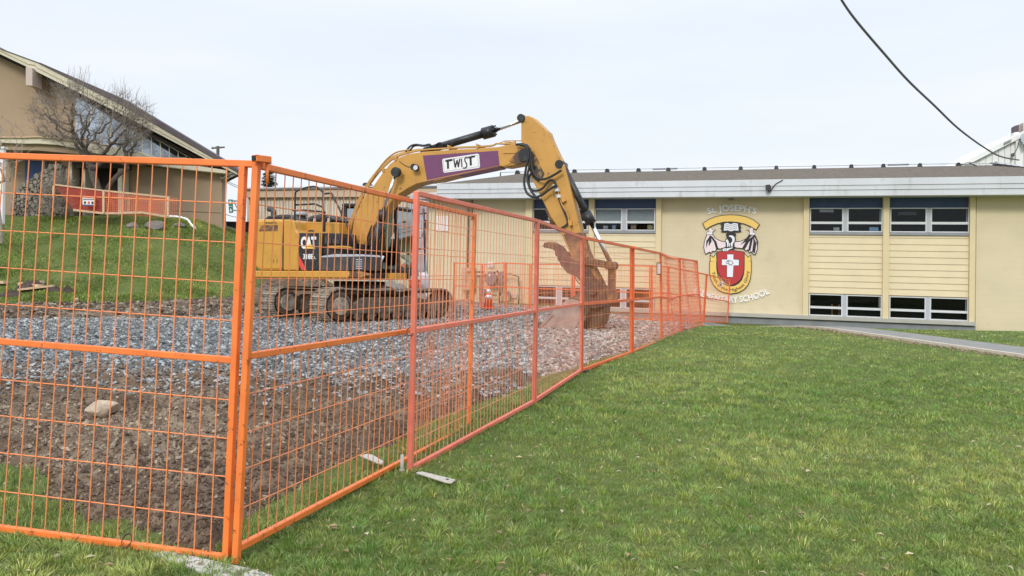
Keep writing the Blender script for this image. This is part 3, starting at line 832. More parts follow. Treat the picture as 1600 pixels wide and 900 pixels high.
    slab('fascia_end', [pA[0], pA[1], pA[1] - SP.n * 9, pA[0] - SP.n * 9], SP.d * 0.05, M['fascia'], t)
    # roof: shallow hip with both slopes
    e0, e1 = S(XL, 279.9, OV + 0.02), S(1800, 279.9, OV + 0.02)
    r0, r1 = SP.hit(816, 271.2, -6.0), SP.hit(1548, 258.2, -6.0)
    r1.z = r0.z + (r1.z - r0.z)
    bk = -SP.n * 14
    b0, b1 = e0 + bk, e1 + bk
    V = [e0, e1, b1, b0, r0, r1] + [p - Vector((0, 0, 0.12)) for p in (e0, e1, b1, b0)]
    Fs = [(0, 1, 5, 4), (1, 2, 5), (2, 3, 4, 5), (3, 0, 4), (0, 6, 7, 1), (1, 7, 8, 2), (2, 8, 9, 3), (3, 9, 6, 0), (9, 8, 7, 6)]
    mesh('roof', V, Fs, M['roofing'], t)
    # downpipe, gutter outlet, notice
    tube('downpipe', smooth_path([S(718, 309, 0.75), S(724, 313, 0.6), S(731, 316, 0.14), S(731.3, 330, 0.12), S(731.3, 486, 0.12)], 3), 0.045, M['rooftrim'], t, 8)
    srect('conduit', 737, 738, 307, 345, 0.05, 0, M['soffit'], t)
    srect('notice_board', 682, 700.5, 338, 365, 0.04, 0, M['white'], t, 0.004)
    # floodlight on the fascia
    prism('floodlight', [(1196, 289), (1203, 288), (1205, 293), (1200, 298), (1196.5, 295)], SP, OV + 0.30, OV + 0.07, M['black'], t, 0.01)
    tube('light_cable', smooth_path([S(1199, 296, OV + .1), S(1202, 300, OV + .1), S(1206, 294, OV + .1), S(1212, 287, OV + .08), S(1223, 281, OV + .08)], 4), 0.02, M['rubber'], t, 6)
    disc('soffit_lamp', S(1142, 309.5, 0.12), Vector((0, 0, 1)), 0.11, 0.12, M['sill'], t, 14)
    # things standing on the inside sills, seen through the glass
    def item(nm, x0, x1, v0, v1, m, lab, cat, off=-0.16):
        o = srect(nm, x0, x1, v0, v1, off, off - 0.15, m, None, 0.004); return tag(o, lab, cat)
    item('box', 986, 994.5, 351.5, 359.5, mat('tan_card', (0.45, 0.28, 0.20), .8), 'tan cardboard box in the blind-covered upper window, left box', 'box')
    item('box', 1012, 1020, 352, 359.5, mat('yellow_card', (0.55, 0.47, 0.2), .8), 'yellowish box in the blind-covered upper window, at its right end', 'box')
    item('box', 957, 962.5, 352.5, 359.5, mat('blue_card', (0.35, 0.45, 0.58), .8), 'pale blue pot on the sill of the blind-covered window', 'box')
    item('box', 943, 950, 354, 359.5, mat('pale_card', (0.5, 0.5, 0.5), .8), 'white box on the sill of the blind-covered window, left', 'box')
    item('box', 1359, 1373, 354.5, 360, mat('sky_card', (0.30, 0.50, 0.75), .6), 'light blue tray in the upper window right of the crest', 'box')
    item('paper', 1281, 1303, 327.5, 331.5, M['white'], 'white sheet stuck inside the top of the upper window', 'paper', -0.12)
    item('paper_bag', 1303, 1312, 355, 360, M['blind'], 'pale plastic bag on the sill right of the crest', 'bag')
    item('curtain', 1404, 1432, 331, 336, mat('grey_cloth', (0.2, 0.2, 0.2), .8), 'crumpled pale curtain inside the right-hand upper window', 'curtain', -0.3)
    for k, (xa, lab) in enumerate(((1301, 'left orange chair post seen inside the lower window'), (1312, 'right orange chair post seen inside the lower window'))):
        item('chair_post', xa, xa + 2, 474, 491.5, mat('ochre_plastic', (0.55, 0.27, 0.03), .5), lab, 'post', -0.3)
    # ---- raised lettering
    def arc_text(s, cx, cy, rad, a0, a1, cap, up, bold):
        # crest drawing units: 4.5 to a pixel, origin 1050,300
        def fn(u, v):
            a = a0 + (a1 - a0) * u
            r_ = rad + cap * v if up else rad - cap * v
            X = cx + r_ * math.sin(a); Yy = cy - r_ * math.cos(a) if up else cy + r_ * math.cos(a)
            return SP.hit(1050 + X / 4.5, 300 + Yy / 4.5, 0.05)
        return lettering('sign_lettering', s, fn, M['letter'], t, -SP.n * 0.04, bold)
    R1 = 600.0
    arc_text("St. JOSEPH'S", 421, 132 + R1, R1, -0.283, 0.283, 42, True, 0.022)
    R2 = 640.0; 
    tx = lettering  # straight mapping on a drooping curve for the lower line
    def fn2(u, v):
        X = 150 + 538 * u
        base_y = 706 + (778 - 706) * (1 - ((X - 425) / 275.0) ** 2)
        if X > 425: base_y -= 0.0
        slope = -(778 - 706) * 2 * (X - 425) / 275.0 ** 2
        nx_, ny_ = slope / math.hypot(1, slope), -1 / math.hypot(1, slope)
        return SP.hit(1050 + (X - 0 + nx_ * 42 * v * 1) / 4.5, 300 + (base_y + ny_ * 42 * v) / 4.5, 0.05)
    lettering('sign_lettering', 'ELEMENTARY SCHOOL', fn2, M['letter'], t, -SP.n * 0.04, 0.022)
    return t
build_school()

def build_crest():
    def C(X, Y, off=0.05): return SP.hit(1050 + X / 4.5, 300 + Y / 4.5, off)
    t = thing('school_crest', C(415, 450, 0), 'painted school crest with gold banner, open book, helmet, red shield and motto scroll', 'crest')
    def pl(name, pts, off, m, th=0.012, back=True, par=None, edge=5.0):
        o = slab(name, [C(x, y, off) for x, y in pts], -SP.n * th, m, par or t)
        if back:    # black outline board a little larger, just behind
            cx = sum(p[0] for p in pts) / len(pts); cy = sum(p[1] for p in pts) / len(pts)
            n = len(pts); P2 = []
            ar = sum(pts[i][0] * pts[(i+1) % n][1] - pts[(i+1) % n][0] * pts[i][1] for i in range(n))
            sg = 1 if ar > 0 else -1
            for i in range(n):
                ax, ay = pts[i - 1]; bx, by = pts[i]; c_x, c_y = pts[(i + 1) % n]
                n1 = Vector((by - ay, -(bx - ax))).normalized() * sg; n2 = Vector((c_y - by, -(c_x - bx))).normalized() * sg
                nn = (n1 + n2); nn = nn.normalized() * edge / max(0.5, math.sqrt((1 + n1.dot(n2)) / 2)) if nn.length > 0.01 else n1 * edge
                P2.append((bx + nn.x, by + nn.y))
            slab(name + '_outline', [C(x, y, off - 0.004) for x, y in P2], -SP.n * (th - 0.003), M['ink'], o)
        return o
    def arcpts(cx, cy, r, a0, a1, n, ry=None):
        ry = ry or r
        return [(cx + r * math.sin(a0 + (a1 - a0) * k / n), cy - ry * math.cos(a0 + (a1 - a0) * k / n)) for k in range(n + 1)]
    # top banner
    top = [(219, 222), (260, 195), (310, 175), (360, 166), (413, 163), (468, 166), (520, 176), (570, 197), (612, 229)]
    bot = [(590, 262), (550, 238), (505, 220), (455, 210), (413, 207), (365, 209), (320, 219), (275, 237), (238, 260)]
    pl('banner', top + bot, 0.06, M['crest_gold'])
    # mantling wings
    wl_ = [(250, 296), (240, 320), (230, 350), (226, 390), (232, 420), (238, 434), (252, 425), (268, 419), (272, 428), (286, 412), (300, 417), (308, 405), (318, 396), (345, 396), (380, 385), (378, 352), (350, 350), (325, 340), (300, 325), (285, 300), (272, 305)]
    pl('mantling', wl_, 0.055, M['pink'])
    wr_ = [(545, 300), (530, 325), (510, 338), (480, 350), (440, 352), (440, 388), (480, 393), (505, 396), (520, 410), (532, 404), (545, 424), (556, 415), (570, 432), (584, 438), (598, 400), (598, 360), (588, 325), (578, 298), (562, 306)]
    pl('mantling', wr_, 0.055, M['pink'])
    for q in ([(262, 310), (247, 345), (246, 395), (254, 350), (268, 325)], [(270, 320), (262, 350), (262, 380), (274, 345)], [(276, 308), (296, 350), (305, 400), (314, 395), (306, 350), (288, 312)],
              [(560, 308), (528, 345), (512, 392), (524, 398), (540, 350), (564, 318)], [(563, 310), (550, 350), (542, 415), (552, 410), (560, 350)], [(570, 306), (574, 350), (568, 420), (580, 428), (586, 360)], [(578, 302), (592, 340), (596, 395), (600, 350), (590, 310)],
              [(500, 370), (530, 340), (548, 305), (540, 300), (522, 330)]):
        cx_, cy_ = sum(p[0] for p in q) / len(q), sum(p[1] for p in q) / len(q); q = [(cx_ + (x - cx_) * 1.7, cy_ + (y - cy_) * 1.04) for x, y in q]
        pl('mantling_fold', q, 0.066, M['ink'], 0.01, False)
    pl('tassel', [(246, 283), (284, 283), (283, 299), (247, 298)], 0.07, M['crest_white'], edge=2); pl('tassel', [(545, 286), (582, 286), (581, 301), (548, 300)], 0.07, M['crest_white'], edge=2)
    pl('ribbon', [(262, 282), (258, 262), (272, 250), (284, 266), (305, 262), (292, 272), (284, 282)], 0.068, M['pink'], edge=2.2); pl('ribbon', [(548, 286), (546, 268), (524, 264), (545, 262), (556, 250), (570, 256), (568, 286)], 0.068, M['pink'], edge=2.2)
    # book
    pl('book_cover', [(338, 224), (372, 215), (415, 218), (455, 214), (488, 226), (478, 232), (488, 250), (480, 258), (488, 280), (462, 284), (440, 282), (415, 290), (390, 284), (345, 282), (352, 262), (340, 258), (350, 240)], 0.060, M['ink'], 0.012, False)
    pl('book_page', [(368, 222), (392, 218), (413, 226), (413, 277), (392, 269), (364, 272)], 0.072, M['crest_white'], 0.01, False)
    pl('book_page', [(415, 226), (436, 218), (462, 222), (468, 272), (440, 269), (415, 277)], 0.072, M['crest_white'], 0.01, False)
    for k in range(3):
        pl('page_line', [(372, 232 + k * 13), (392, 228 + k * 13), (409, 235 + k * 13), (409, 238 + k * 13), (392, 231 + k * 13), (372, 235 + k * 13)], 0.0745, M['ink'], 0.003, False)
        pl('page_line', [(419, 235 + k * 13), (436, 228 + k * 13), (458, 232 + k * 13), (458, 235 + k * 13), (436, 231 + k * 13), (419, 238 + k * 13)], 0.0745, M['ink'], 0.003, False)
    # helmet
    pl('helmet', [(378, 296), (392, 286), (440, 286), (452, 296), (446, 310), (450, 330), (440, 356), (434, 372), (440, 384), (452, 390), (430, 402), (405, 412), (380, 420), (352, 416), (346, 404), (360, 392), (378, 384), (376, 350), (372, 340), (386, 322)], 0.075, M['ink'], 0.02, False)
    pl('helmet_shine', [(396, 310), (412, 304), (430, 308), (441, 322), (440, 345), (428, 362), (426, 382), (416, 386), (414, 360), (424, 345), (424, 330), (414, 318)], 0.079, M['crest_white'], 0.004, False)
    pl('helmet_shine', [(376, 344), (388, 330), (399, 348), (398, 380), (388, 388), (386, 356)], 0.079, M['crest_white'], 0.004, False)
    pl('helmet_shine', [(402, 358), (410, 360), (408, 384), (402, 386)], 0.079, M['crest_white'], 0.004, False)
    pl('helmet_shine', [(354, 402), (366, 396), (388, 396), (412, 392), (430, 388), (424, 396), (402, 404), (392, 414), (366, 416), (356, 412)], 0.079, M['crest_white'], 0.004, False)
    for x in (370, 381): pl('helmet_line', [(x, 400), (x + 3, 400), (x + 2, 413), (x - 1, 413)], 0.0815, M['ink'], 0.003, False)
    # scroll: U-shaped band with forked ends
    outer = [(268, 490), (266, 560), (274, 610), (295, 655), (325, 685), (365, 705), (415, 713), (465, 705), (505, 683), (532, 652), (548, 610), (555, 560), (555, 490)]
    inner = [(511, 490), (510, 545), (505, 585), (492, 620), (470, 645), (442, 660), (413, 664), (385, 660), (355, 645), (335, 622), (320, 588), (312, 545), (310, 490)]
    pl('scroll', outer + inner, 0.055, M['crest_gold'])
    pl('scroll_end', [(270, 448), (292, 463), (310, 436), (313, 490), (272, 488)], 0.058, M['crest_gold']); pl('scroll_end', [(511, 434), (535, 464), (553, 446), (553, 488), (511, 492)], 0.058, M['crest_gold'])
    # shield
    sh = [(318, 422), (345, 420), (385, 415), (413, 405), (440, 415), (480, 420), (506, 425), (505, 490), (504, 545), (498, 580), (480, 615), (450, 640), (415, 657), (380, 632), (345, 600), (324, 560), (319, 520), (317, 470)]
    s_ = pl('shield', sh, 0.075, M['crest_red'], 0.02)
    cr_ = [(389, 439), (432, 439), (432, 475), (470, 477), (470, 516), (432, 516), (428, 598), (387, 597), (387, 514), (351, 514), (351, 475), (389, 475)]
    pl('cross', cr_, 0.088, M['crest_white'], 0.012, par=s_, edge=2.5) if False else pl('cross', cr_, 0.088, M['crest_white'], 0.012, edge=2.5)
    # small lamb outline on the cross
    g = join([tube_geo(smooth_path([C(x, y, 0.092) for x, y in q], 3), 0.009, 5) for q in
              ([(380, 496), (390, 488), (398, 492), (398, 502), (388, 503), (380, 498)], [(396, 490), (406, 484), (420, 486), (427, 496), (424, 507), (410, 510), (399, 503)], [(402, 508), (402, 519)], [(417, 509), (418, 520)], [(388, 488), (392, 480), (404, 482)], [(426, 496), (432, 502)])])
    mesh('lamb_emblem', g[0], g[1], M['ink'], t)
    # motto along the scroll
    mid = [(o[0] * .5 + i_[0] * .5, o[1] * .5 + i_[1] * .5) for o, i_ in zip(outer, inner[::-1])]
    mid = [Vector((x, y, 0)) for x, y in mid]; mp_ = smooth_path(mid, 6)
    L_ = [0]
    for i in range(1, len(mp_)): L_.append(L_[-1] + (mp_[i] - mp_[i - 1]).length)
    def at(s):
        i = max(1, min(len(mp_) - 1, next((k for k in range(len(L_)) if L_[k] >= s), len(L_) - 1)))
        u = (s - L_[i - 1]) / max(1e-6, L_[i] - L_[i - 1]); d = (mp_[i] - mp_[i - 1]).normalized(); return mp_[i - 1].lerp(mp_[i], u), d
    def fnm(u, v):
        p, d = at(70 + (L_[-1] - 135) * u)
        nn = Vector((d.y, -d.x, 0)); q = p + nn * (v * 21 - 9)
        return C(q.x, q.y, 0.066)
    lettering('motto', 'Truth is the Highest Glory', fnm, M['ink'], t, -SP.n * 0.008, 0.004)
    return t
build_crest()

# lightning conductor / heat pipe on the roof ridge, standing on little blocks
r0, r1 = SP.hit(816, 271.2, -6.0), SP.hit(1548, 258.2, -6.0)
t = thing('ridge_pipe', (r0 + r1) / 2, 'long thin grey pipe carried on black blocks along the school roof ridge', 'roof pipe')
def ridge(x, dy=0.0):
    yy = 271.2 + (258.2 - 271.2) * (x - 816) / (1548 - 816); return SP.hit(x, yy + dy, -6.0)
tube('pipe', [ridge(782, -2.5), ridge(898, -4.5), ridge(1060, -4.2), ridge(1272, -4.0), ridge(1450, -4.0), ridge(1573, -2.5)], 0.026, M['frame'], t, 6)
tube('pipe', [ridge(782, -2.5), ridge(782, 5)], 0.03, M['soffit'], t, 6)
tube('pipe', [ridge(1020, -3.4), ridge(1058, -3.6)], 0.045, M['sill'], t, 6); tube('pipe', [ridge(1387, -3.4), ridge(1420, -3.6)], 0.045, M['sill'], t, 6)
for x in (809, 898, 949, 998, 1044.5, 1101, 1157.5, 1213, 1272, 1330, 1380, 1437, 1497, 1555):
    a = [ridge(x - 4, 1.5), ridge(x + 4, 1.5), ridge(x + 2.2, -4.8), ridge(x - 2.2, -4.8)]
    slab('support_block', [p + SP.n * 0.12 for p in a], -SP.n * 0.24, M['black'], t, 0.01)
h0, h1 = SP.hit(1548, 258.2, -6.0), SP.hit(1640, 270, -2.5)
t = thing('hip_pipe', h0, 'pale cable on black blocks running down the roof hip at the right', 'roof pipe')
tube('pipe', [h0.lerp(h1, k) + Vector((0, 0, 0.12)) for k in (0, .5, 1)], 0.028, M['frame'], t, 6)
for k in range(1, 8):
    p = h0.lerp(h1, k / 8); box('support_block', (p.x, p.y, p.z + 0.03), (0.26, 0.2, 0.16), M['black'], t, -R(18))

# ================================================================== HALL ON THE HILL (left)
def build_hall():
    HP = Plane(W(200, 300, 38.0), R(4))
    h = HP.hit
    def H(x, y, o=0.0): return h(x, y, o)
    t = thing('church_hall', Vector((H(200, 360).x, H(200, 360).y, 2.6)), 'tan stucco hall with long raking roof, cream fascia and clerestory windows', 'hall')
    # gable wall (behind): polygon under the rake
    prism('wall', [(-60, 60), (48, 112), (62, 112), (190, 190), (308, 252), (346.5, 270), (346, 420), (-60, 420)], HP, -0.02, -0.5, M['tan'], t)
    # projecting right-hand block
    prism('wall', [(190, 256), (346.5, 272), (348, 420), (190, 420)], HP, 0.35, -0.019, M['tan'], t)
    prism('wall_cap', [(228, 253), (300, 258), (355, 266), (355.5, 271.5), (300, 266), (228, 257)], HP, 0.95, 0.0, M['trim'], t, 0.02)
    # rake: dark underside board, cream fascia in two steps, brown roof slab
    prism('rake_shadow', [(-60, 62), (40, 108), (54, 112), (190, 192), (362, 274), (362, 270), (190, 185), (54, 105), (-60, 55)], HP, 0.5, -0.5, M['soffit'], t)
    prism('rake_fascia', [(-60, 53), (0, 84.5), (42, 104.5), (52, 106.5), (54, 110.5), (190, 178.5), (330, 253), (371, 273), (371, 269), (330, 249), (190, 173), (56, 105), (53, 101), (44, 100), (0, 79), (-60, 48)], HP, 1.10, 0.9, M['trim'], t, 0.01)
    prism('rake_fascia', [(-60, 48.2), (0, 79.2), (44, 100.2), (54, 101.4), (57, 105.2), (190, 173.2), (330, 249.2), (371, 269.2), (345, 254), (190, 164), (60, 98.5), (0, 76.5), (-60, 45)], HP, 1.16, 0.9, M['trim'], t, 0.01)
    rf = prism('roof', [(-60, 44.8), (0, 76.3), (60, 98.3), (190, 163.8), (345, 253.8), (372, 269.5), (375, 267), (345, 247), (190, 153.5), (62, 98), (0, 75.3), (-60, 43.5)], HP, 1.22, 0.6, M['rooftrim'], t, 0.0)
    rp = [H(x, y, 0.6) for x, y in [(-60, 44.5), (0, 76), (62, 98.3), (190, 155), (345, 248), (372, 268)]]
    slab('roof_slope', rp + [p - Vector((0, 0, 0.25)) for p in rp[::-1]], Vector((-0.62, 1, -0.02)) * 14, M['rooftrim'], t)
    prism('roof_edge', [(60, 98.2), (62, 97.5), (190, 153), (345, 246.5), (362, 258), (372, 269), (345, 253.6), (190, 163.6)], HP, 1.26, 1.1, M['rooftrim'], t, 0.0)
    prism('eave_bracket', [(40, 104), (50.5, 106), (50.5, 134), (40, 133.5)], HP, 1.3, 0.6, M['pale_trim'], t, 0.02)
    prism('eave_bracket', [(50.6, 108), (56, 112), (56, 146), (50.6, 134)], HP, 1.0, 0.0, M['tan'], t, 0.02)
    # clerestory glazing
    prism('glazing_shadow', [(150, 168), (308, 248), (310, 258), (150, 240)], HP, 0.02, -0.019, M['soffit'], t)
    xs = [118, 137, 156, 172, 189, 206, 221.5, 236, 250, 264, 278, 291, 304]
    def rk(x): return 106 + (x - 54) * 0.5405 + 8.5
    for i in range(len(xs) - 1):
        a, b = xs[i], xs[i + 1]
        if a < 150 and a > 240: continue
        yb = 216 + 0.26 * max(0, a - 118) if a < 220 else 246.5
        if yb - rk(b) < 3: yb = rk(b) + 4
        f_ = prism('window', [(a, rk(a)), (b, rk(b)), (b, yb + 1), (a, yb)], HP, 0.05, 0.02, M['trim'], t)
        ya, yc = [min(yb - 1, max(rk(x_) + 2, 202 + 0.6 * (x_ - 205))) for x_ in (a + 1.2, b - .6)]
        prism('pane', [(a + 1.2, rk(a) + 1.6), (b - 0.6, rk(b) + 1.6), (b - 0.6, yc), (a + 1.2, ya)], HP, 0.06, 0.05, M['glass_dark_refl'], f_)  # upper part of the pane: dark underside reflection painted on
        prism('pane', [(a + 1.2, ya), (b - 0.6, yc), (b - 0.6, yb - .5), (a + 1.2, yb - .8)], HP, 0.061, 0.05, M['sky_glass'], f_)
    # entrance canopy band with a gentle bow
    prism('canopy', [(-40, 213), (0, 214.5), (35, 215), (60, 214), (90, 217), (115, 220.5), (150, 226), (215, 236), (228, 242), (228, 249), (200, 246), (150, 240), (115, 231), (90, 226.5), (60, 224.5), (35, 224.5), (0, 223), (-40, 222)], HP, 2.2, 0.0, M['trim'], t, 0.02)
    prism('canopy_cap', [(-40, 212), (0, 213.2), (35, 213.6), (60, 212.8), (90, 215.6), (115, 219), (116, 221), (90, 217.4), (60, 214.4), (35, 215.2), (0, 214.9), (-40, 213.6)], HP, 2.3, 0.0, M['wood'], t)
    prism('canopy_soffit', [(-40, 222), (60, 224.7), (115, 231.2), (200, 246.5), (200, 254), (115, 240), (60, 235), (-40, 233)], HP, 2.0, 0.0, M['tan'], t)
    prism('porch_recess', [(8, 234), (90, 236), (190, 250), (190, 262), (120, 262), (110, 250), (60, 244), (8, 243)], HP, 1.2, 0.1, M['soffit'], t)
    prism('blue_door', [(39, 248), (65, 249), (64, 300), (38, 300)], HP, 0.15, 0.0, M['blue_door'], t, 0.01)
    prism('door_frame', [(65.5, 249), (70, 249.5), (69, 300), (64.5, 300)], HP, 0.2, 0.0, M['fascia'], t)
    for x0, x1, m in ((96, 108, M['tan']), (108.2, 112.5, M['trim']), (128, 133, M['trim']), (184, 190.5, M['trim'])):
        prism('porch_pillar', [(x0, 246), (x1, 247), (x1, 350), (x0, 350)], HP, 1.0, 0.4, m, t, 0.01)
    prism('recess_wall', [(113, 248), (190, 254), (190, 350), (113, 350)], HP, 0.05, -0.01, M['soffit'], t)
    prism('downpipe', [(191.5, 254), (193, 254.2), (193, 345), (191.5, 345)], HP, 0.45, 0.36, M['rooftrim'], t)
    prism('wall_joint', [(270, 329), (346, 332.5), (346, 333.3), (270, 329.8)], HP, 0.355, 0.34, M['soffit'], t)
    # eave brackets and pipes under the roof corner
    tube('gutter_pipe', smooth_path([H(371, 269, 0.8), H(361, 270.5, 0.8), H(353, 275, 0.6), H(349, 278.5, 0.4), H(344, 277, 0.4)], 3), 0.06, M['fascia'], t, 8)
    tube('eave_strut', [H(369, 272, 0.8), H(358, 277, 0.6), H(348, 284.5, 0.2)], 0.05, M['frame'], t, 8)
    disc('wall_lamp', H(337, 271, 0.45), Vector((0, 0, 1)), 0.06, 0.08, M['white'], t, 10)
    return t, HP
hall, HP = build_hall()

# slanting dry-stone wing wall beside the porch
def build_stone_wall():
    P = Plane(W(60, 320, 35.8), R(-8)); h = P.hit
    t = thing('stone_wall', h(60, 335, 0), 'slanting random-stone wing wall climbing to the right beside the porch', 'stone wall')
    out = [(20, 300), (34, 290), (55, 275), (78, 260), (84, 256), (96, 257), (96.5, 334), (45, 338), (18, 338)]
    prism('core', out, P, 0.0, -0.45, M['stonewall'], t)
    PL = [(x, y) for x, y in out]
    xs, ys = [], []; rd = random.Random(4); pts = []
    for it_ in range(5000):
        x, y = rd.uniform(18, 97), rd.uniform(255, 338); s_ = (4.2 if it_ < 200 else 2.9 if it_ < 900 else 1.7 if it_ < 2500 else 1.0) * rd.uniform(0.8, 1.1)
        if pip(np.array([x]), np.array([y]), PL)[0] and all((x - a) ** 2 + (y - b) ** 2 > (0.92 * (s_ + q)) ** 2 for a, b, q in pts): pts.append((x, y, s_))
    gs = []
    for x, y, s_ in pts:
        n = rd.choice((5, 6, 7)); a0 = rd.uniform(0, 6); rr = [rd.uniform(0.9, 1.25) * s_ for _ in range(n)]
        F1 = [h(x + rr[k] * math.cos(a0 + k * 6.283 / n), y + rr[k] * math.sin(a0 + k * 6.283 / n), 0.0) for k in range(n)]
        dp = rd.uniform(0.05, 0.12); c = h(x, y, dp)
        F2 = [c + (q - h(x, y, 0.0)) * 0.88 for q in F1]
        gs.append((F1 + F2, [tuple(range(n, 2 * n))] + [(k, (k + 1) % n, n + (k + 1) % n, n + k) for k in range(n)]))
    g = join(gs); mesh('stonework', g[0], g[1], mat('wall_stone', (0.25, 0.22, 0.185), 0.9, 0.45, 1.6, 0.3, 20), t, kind='stuff')
    for k in range(8):
        x, y = 78 + k * 2.3, 257 + (k % 3) * 0.8
        prism('coping_stone', [(x, y), (x + 2.4, y - 0.8), (x + 2.6, y + 2.5), (x, y + 3)], P, 0.1, -0.5, M['rock'], t, 0.02)
build_stone_wall()
t = thing('porch_post', W(2.5, 340, 30), 'white square post with a dark band at the left edge of the picture', 'post')
a, b = W(2.5, 350, 30), W(4.5, 233, 30)
bar('shaft', a, b, 0.16, 0.16, M['white'], t, Vector((0, 1, 0)), 0.01); bar('cap', b, b + Vector((0, 0, 0.08)), 0.24, 0.24, M['white'], t, Vector((0, 1, 0)), 0.01)
bar('band', W(2, 298, 30), W(2, 300, 30), 0.175, 0.175, M['sill'], t, Vector((0, 1, 0)))

# timber barrier hung with orange net
def build_barrier():
    D0, D1, D2 = 33.6, 33.4, 34.2
    tl = [(85, 288.5, D0), (163, 298, D1), (265, 308.5, D2)]; bl = [(115, 328, D0), (163, 333.5, D1), (222, 332, 33.8), (264, 339, D2)]
    T0, T1, T2 = [W(*p) for p in tl]; B0, B1, Bm, B2 = [W(*p) for p in bl]
    t = thing('site_barrier', B1, 'low pale timber barrier hung with orange net on the grass bank', 'barrier')
    bar('top_rail', T0, T1, 0.09, 0.06, M['wood'], t); bar('top_rail', T1, T2, 0.09, 0.075, M['wood'], t)
    bar('bottom_rail', B0, B1, 0.06, 0.09, M['wood'], t); bar('bottom_rail', B1, Bm, 0.06, 0.09, M['wood'], t); bar('bottom_rail', Bm, B2, 0.06, 0.09, M['wood'], t)
    for px, y0, y1, D in ((162, 298, 333.5, D1), (202, 302.5, 332, 33.9), (234.5, 305.5, 333, 34.1), (262.5, 309, 338, D2), (84, 290, 308, D0)):
        bar('post', W(px, y0, D - .05), W(px - 0.2, y1, D - .05), 0.085, 0.06, M['wood'], t, Vector((0, 1, 0)))
    def net(nm, A, B, C_, D_, m, st, r):
        gs = []; nu = int((B - A).length / st); nv_ = int((A - D_).length / st)
        for i in range(nu + 1): gs.append(tube_geo([A.lerp(B, i / nu), D_.lerp(C_, i / nu)], r, 3, False))
        for i in range(nv_ + 1): gs.append(tube_geo([A.lerp(D_, i / nv_), B.lerp(C_, i / nv_)], r, 3, False))
        g = join(gs); mesh(nm, g[0], g[1], m, t, kind='stuff')
    nd = mat('dark_red_netting', (0.55, 0.09, 0.06), 0.6)
    net('netting', T0, T1, B1, B0, nd, 0.075, 0.011); 
    off = Vector((0.1, 0.5, 0))
    net('netting', T0 + off, T1 + off, B1 + off, B0 + off, nd, 0.085, 0.012)
    net('netting', T1, T2, B2, B1, M['net'], 0.075, 0.010); net('netting', T1 + off, T2 + off, B2 + off, B1 + off, M['net'], 0.085, 0.008)
    # warning sign
    s0 = [W(129, 307, 33.2), W(148.5, 307.5, 33.2), W(148.5, 322, 33.2), (W(129, 321.5, 33.2))]
    sg = slab('warning_sign', s0, Vector((0, 0.02, 0)), M['white'], t)
    def sp(u, v, o=0.012): return s0[0].lerp(s0[1], u).lerp(s0[3].lerp(s0[2], u), v) - Vector((0, o, 0))
    def sq(nm, u0, u1, v0, v1, m): slab(nm, [sp(u0, v0), sp(u1, v0), sp(u1, v1), sp(u0, v1)], Vector((0, 0.006, 0)), m, sg)
    for k in range(7): sq('red_print', 0.06 + k * 0.13, 0.14 + k * 0.13, 0.06, 0.18, M['red_dec'])
    for k in range(9): sq('black_print', 0.06 + k * 0.1, 0.13 + k * 0.1, 0.26, 0.36, M['ink'])
    for k in range(3): sq('symbol', 0.12 + k * 0.3, 0.28 + k * 0.3, 0.52, 0.78, M['ink'] if k != 1 else M['red_dec'])
    sq('blue_strip', 0.0, 1.0, 0.86, 1.0, M['navy'])
build_barrier()
# orange delineator standing in the barrier
p = W(174.5, 325, 35); t = thing('delineator', p, 'slim orange delineator post behind the net on the bank', 'delineator')
v, f = tube_geo([W(174.5, 331, 35), W(174.3, 318, 35), W(174.2, 309, 35)], [0.13, 0.10, 0.05], 10); shade(mesh('body', v, f, M['cone'], t)); disc('foot', W(174.5, 331.5, 35), Vector((0, 0, 1)), 0.2, 0.05, M['rubber'], t, 12)
# crumpled white sheet beside the barrier
pts = [W(x, y, D) for x, y, D in ((264, 338, 33.9), (276, 338.5, 33.7), (288, 341, 33.5), (294, 344, 33.2), (300, 352, 32.8), (305, 356, 32.5))]
g = tube_geo(smooth_path(pts, 4), [0.02 + 0.035 * abs(math.sin(k * 1.3)) for k in range(len(smooth_path(pts, 4)))], 8)
tag(mesh('plastic_sheet', g[0], g[1], M['white'], None, base=pts[0]), 'crumpled white plastic sheet trailing down from the barrier end', 'sheet')
# boulders in the bank
def boulder(cx, cy, wpx, hpx, m, label, name='boulder', cat='rock', group='boulders set in the grass bank', D=None, seed=0, sub=3, flat=0.8, up=0.0):
    if name == 'rock' and not up: up = 0.04
    p = ghit(cx, cy + hpx / 2) if D is None else W(cx, cy + hpx / 2, D)
    dist = (p - CAM).dot(FW); sx, sz = wpx / F_PX * dist / 2, hpx / F_PX * dist / 2 * 1.25
    bm = bmesh.new(); bmesh.ops.create_icosphere(bm, subdivisions=sub, radius=1.0)
    for v_ in bm.verts:
        c = v_.co.copy()
        # chipped faces: clip against a few random planes
        rd = random.Random(seed)
        for _ in range(9):
            nn = Vector((rd.gauss(0, 1), rd.gauss(0, 1), rd.gauss(0, 1))).normalized(); dd = c.dot(nn) - rd.uniform(0.55, 0.85)
            if dd > 0: c = c - nn * dd
        n_ = float(fbm(np.array([c.x * 2.3 + seed]), np.array([c.y * 2.3 + c.z * 1.7]), 3, seed)[0]) - 0.45
        c = c * (1 + 0.25 * n_)
        v_.co = Vector((c.x * sx, c.y * sx * flat, c.z * sz))
    me = bpy.data.meshes.new(name); bm.to_mesh(me); bm.free(); me.materials.append(m)
    o = link(name, me, None, Vector((p.x, p.y + sx * 0.3, p.z + sz * 0.55 + up))); return tag(o, label, cat, group)
boulder(205, 351.5, 20, 10, M['rock'], 'leftmost grey boulder in the bank, darkest and smallest')
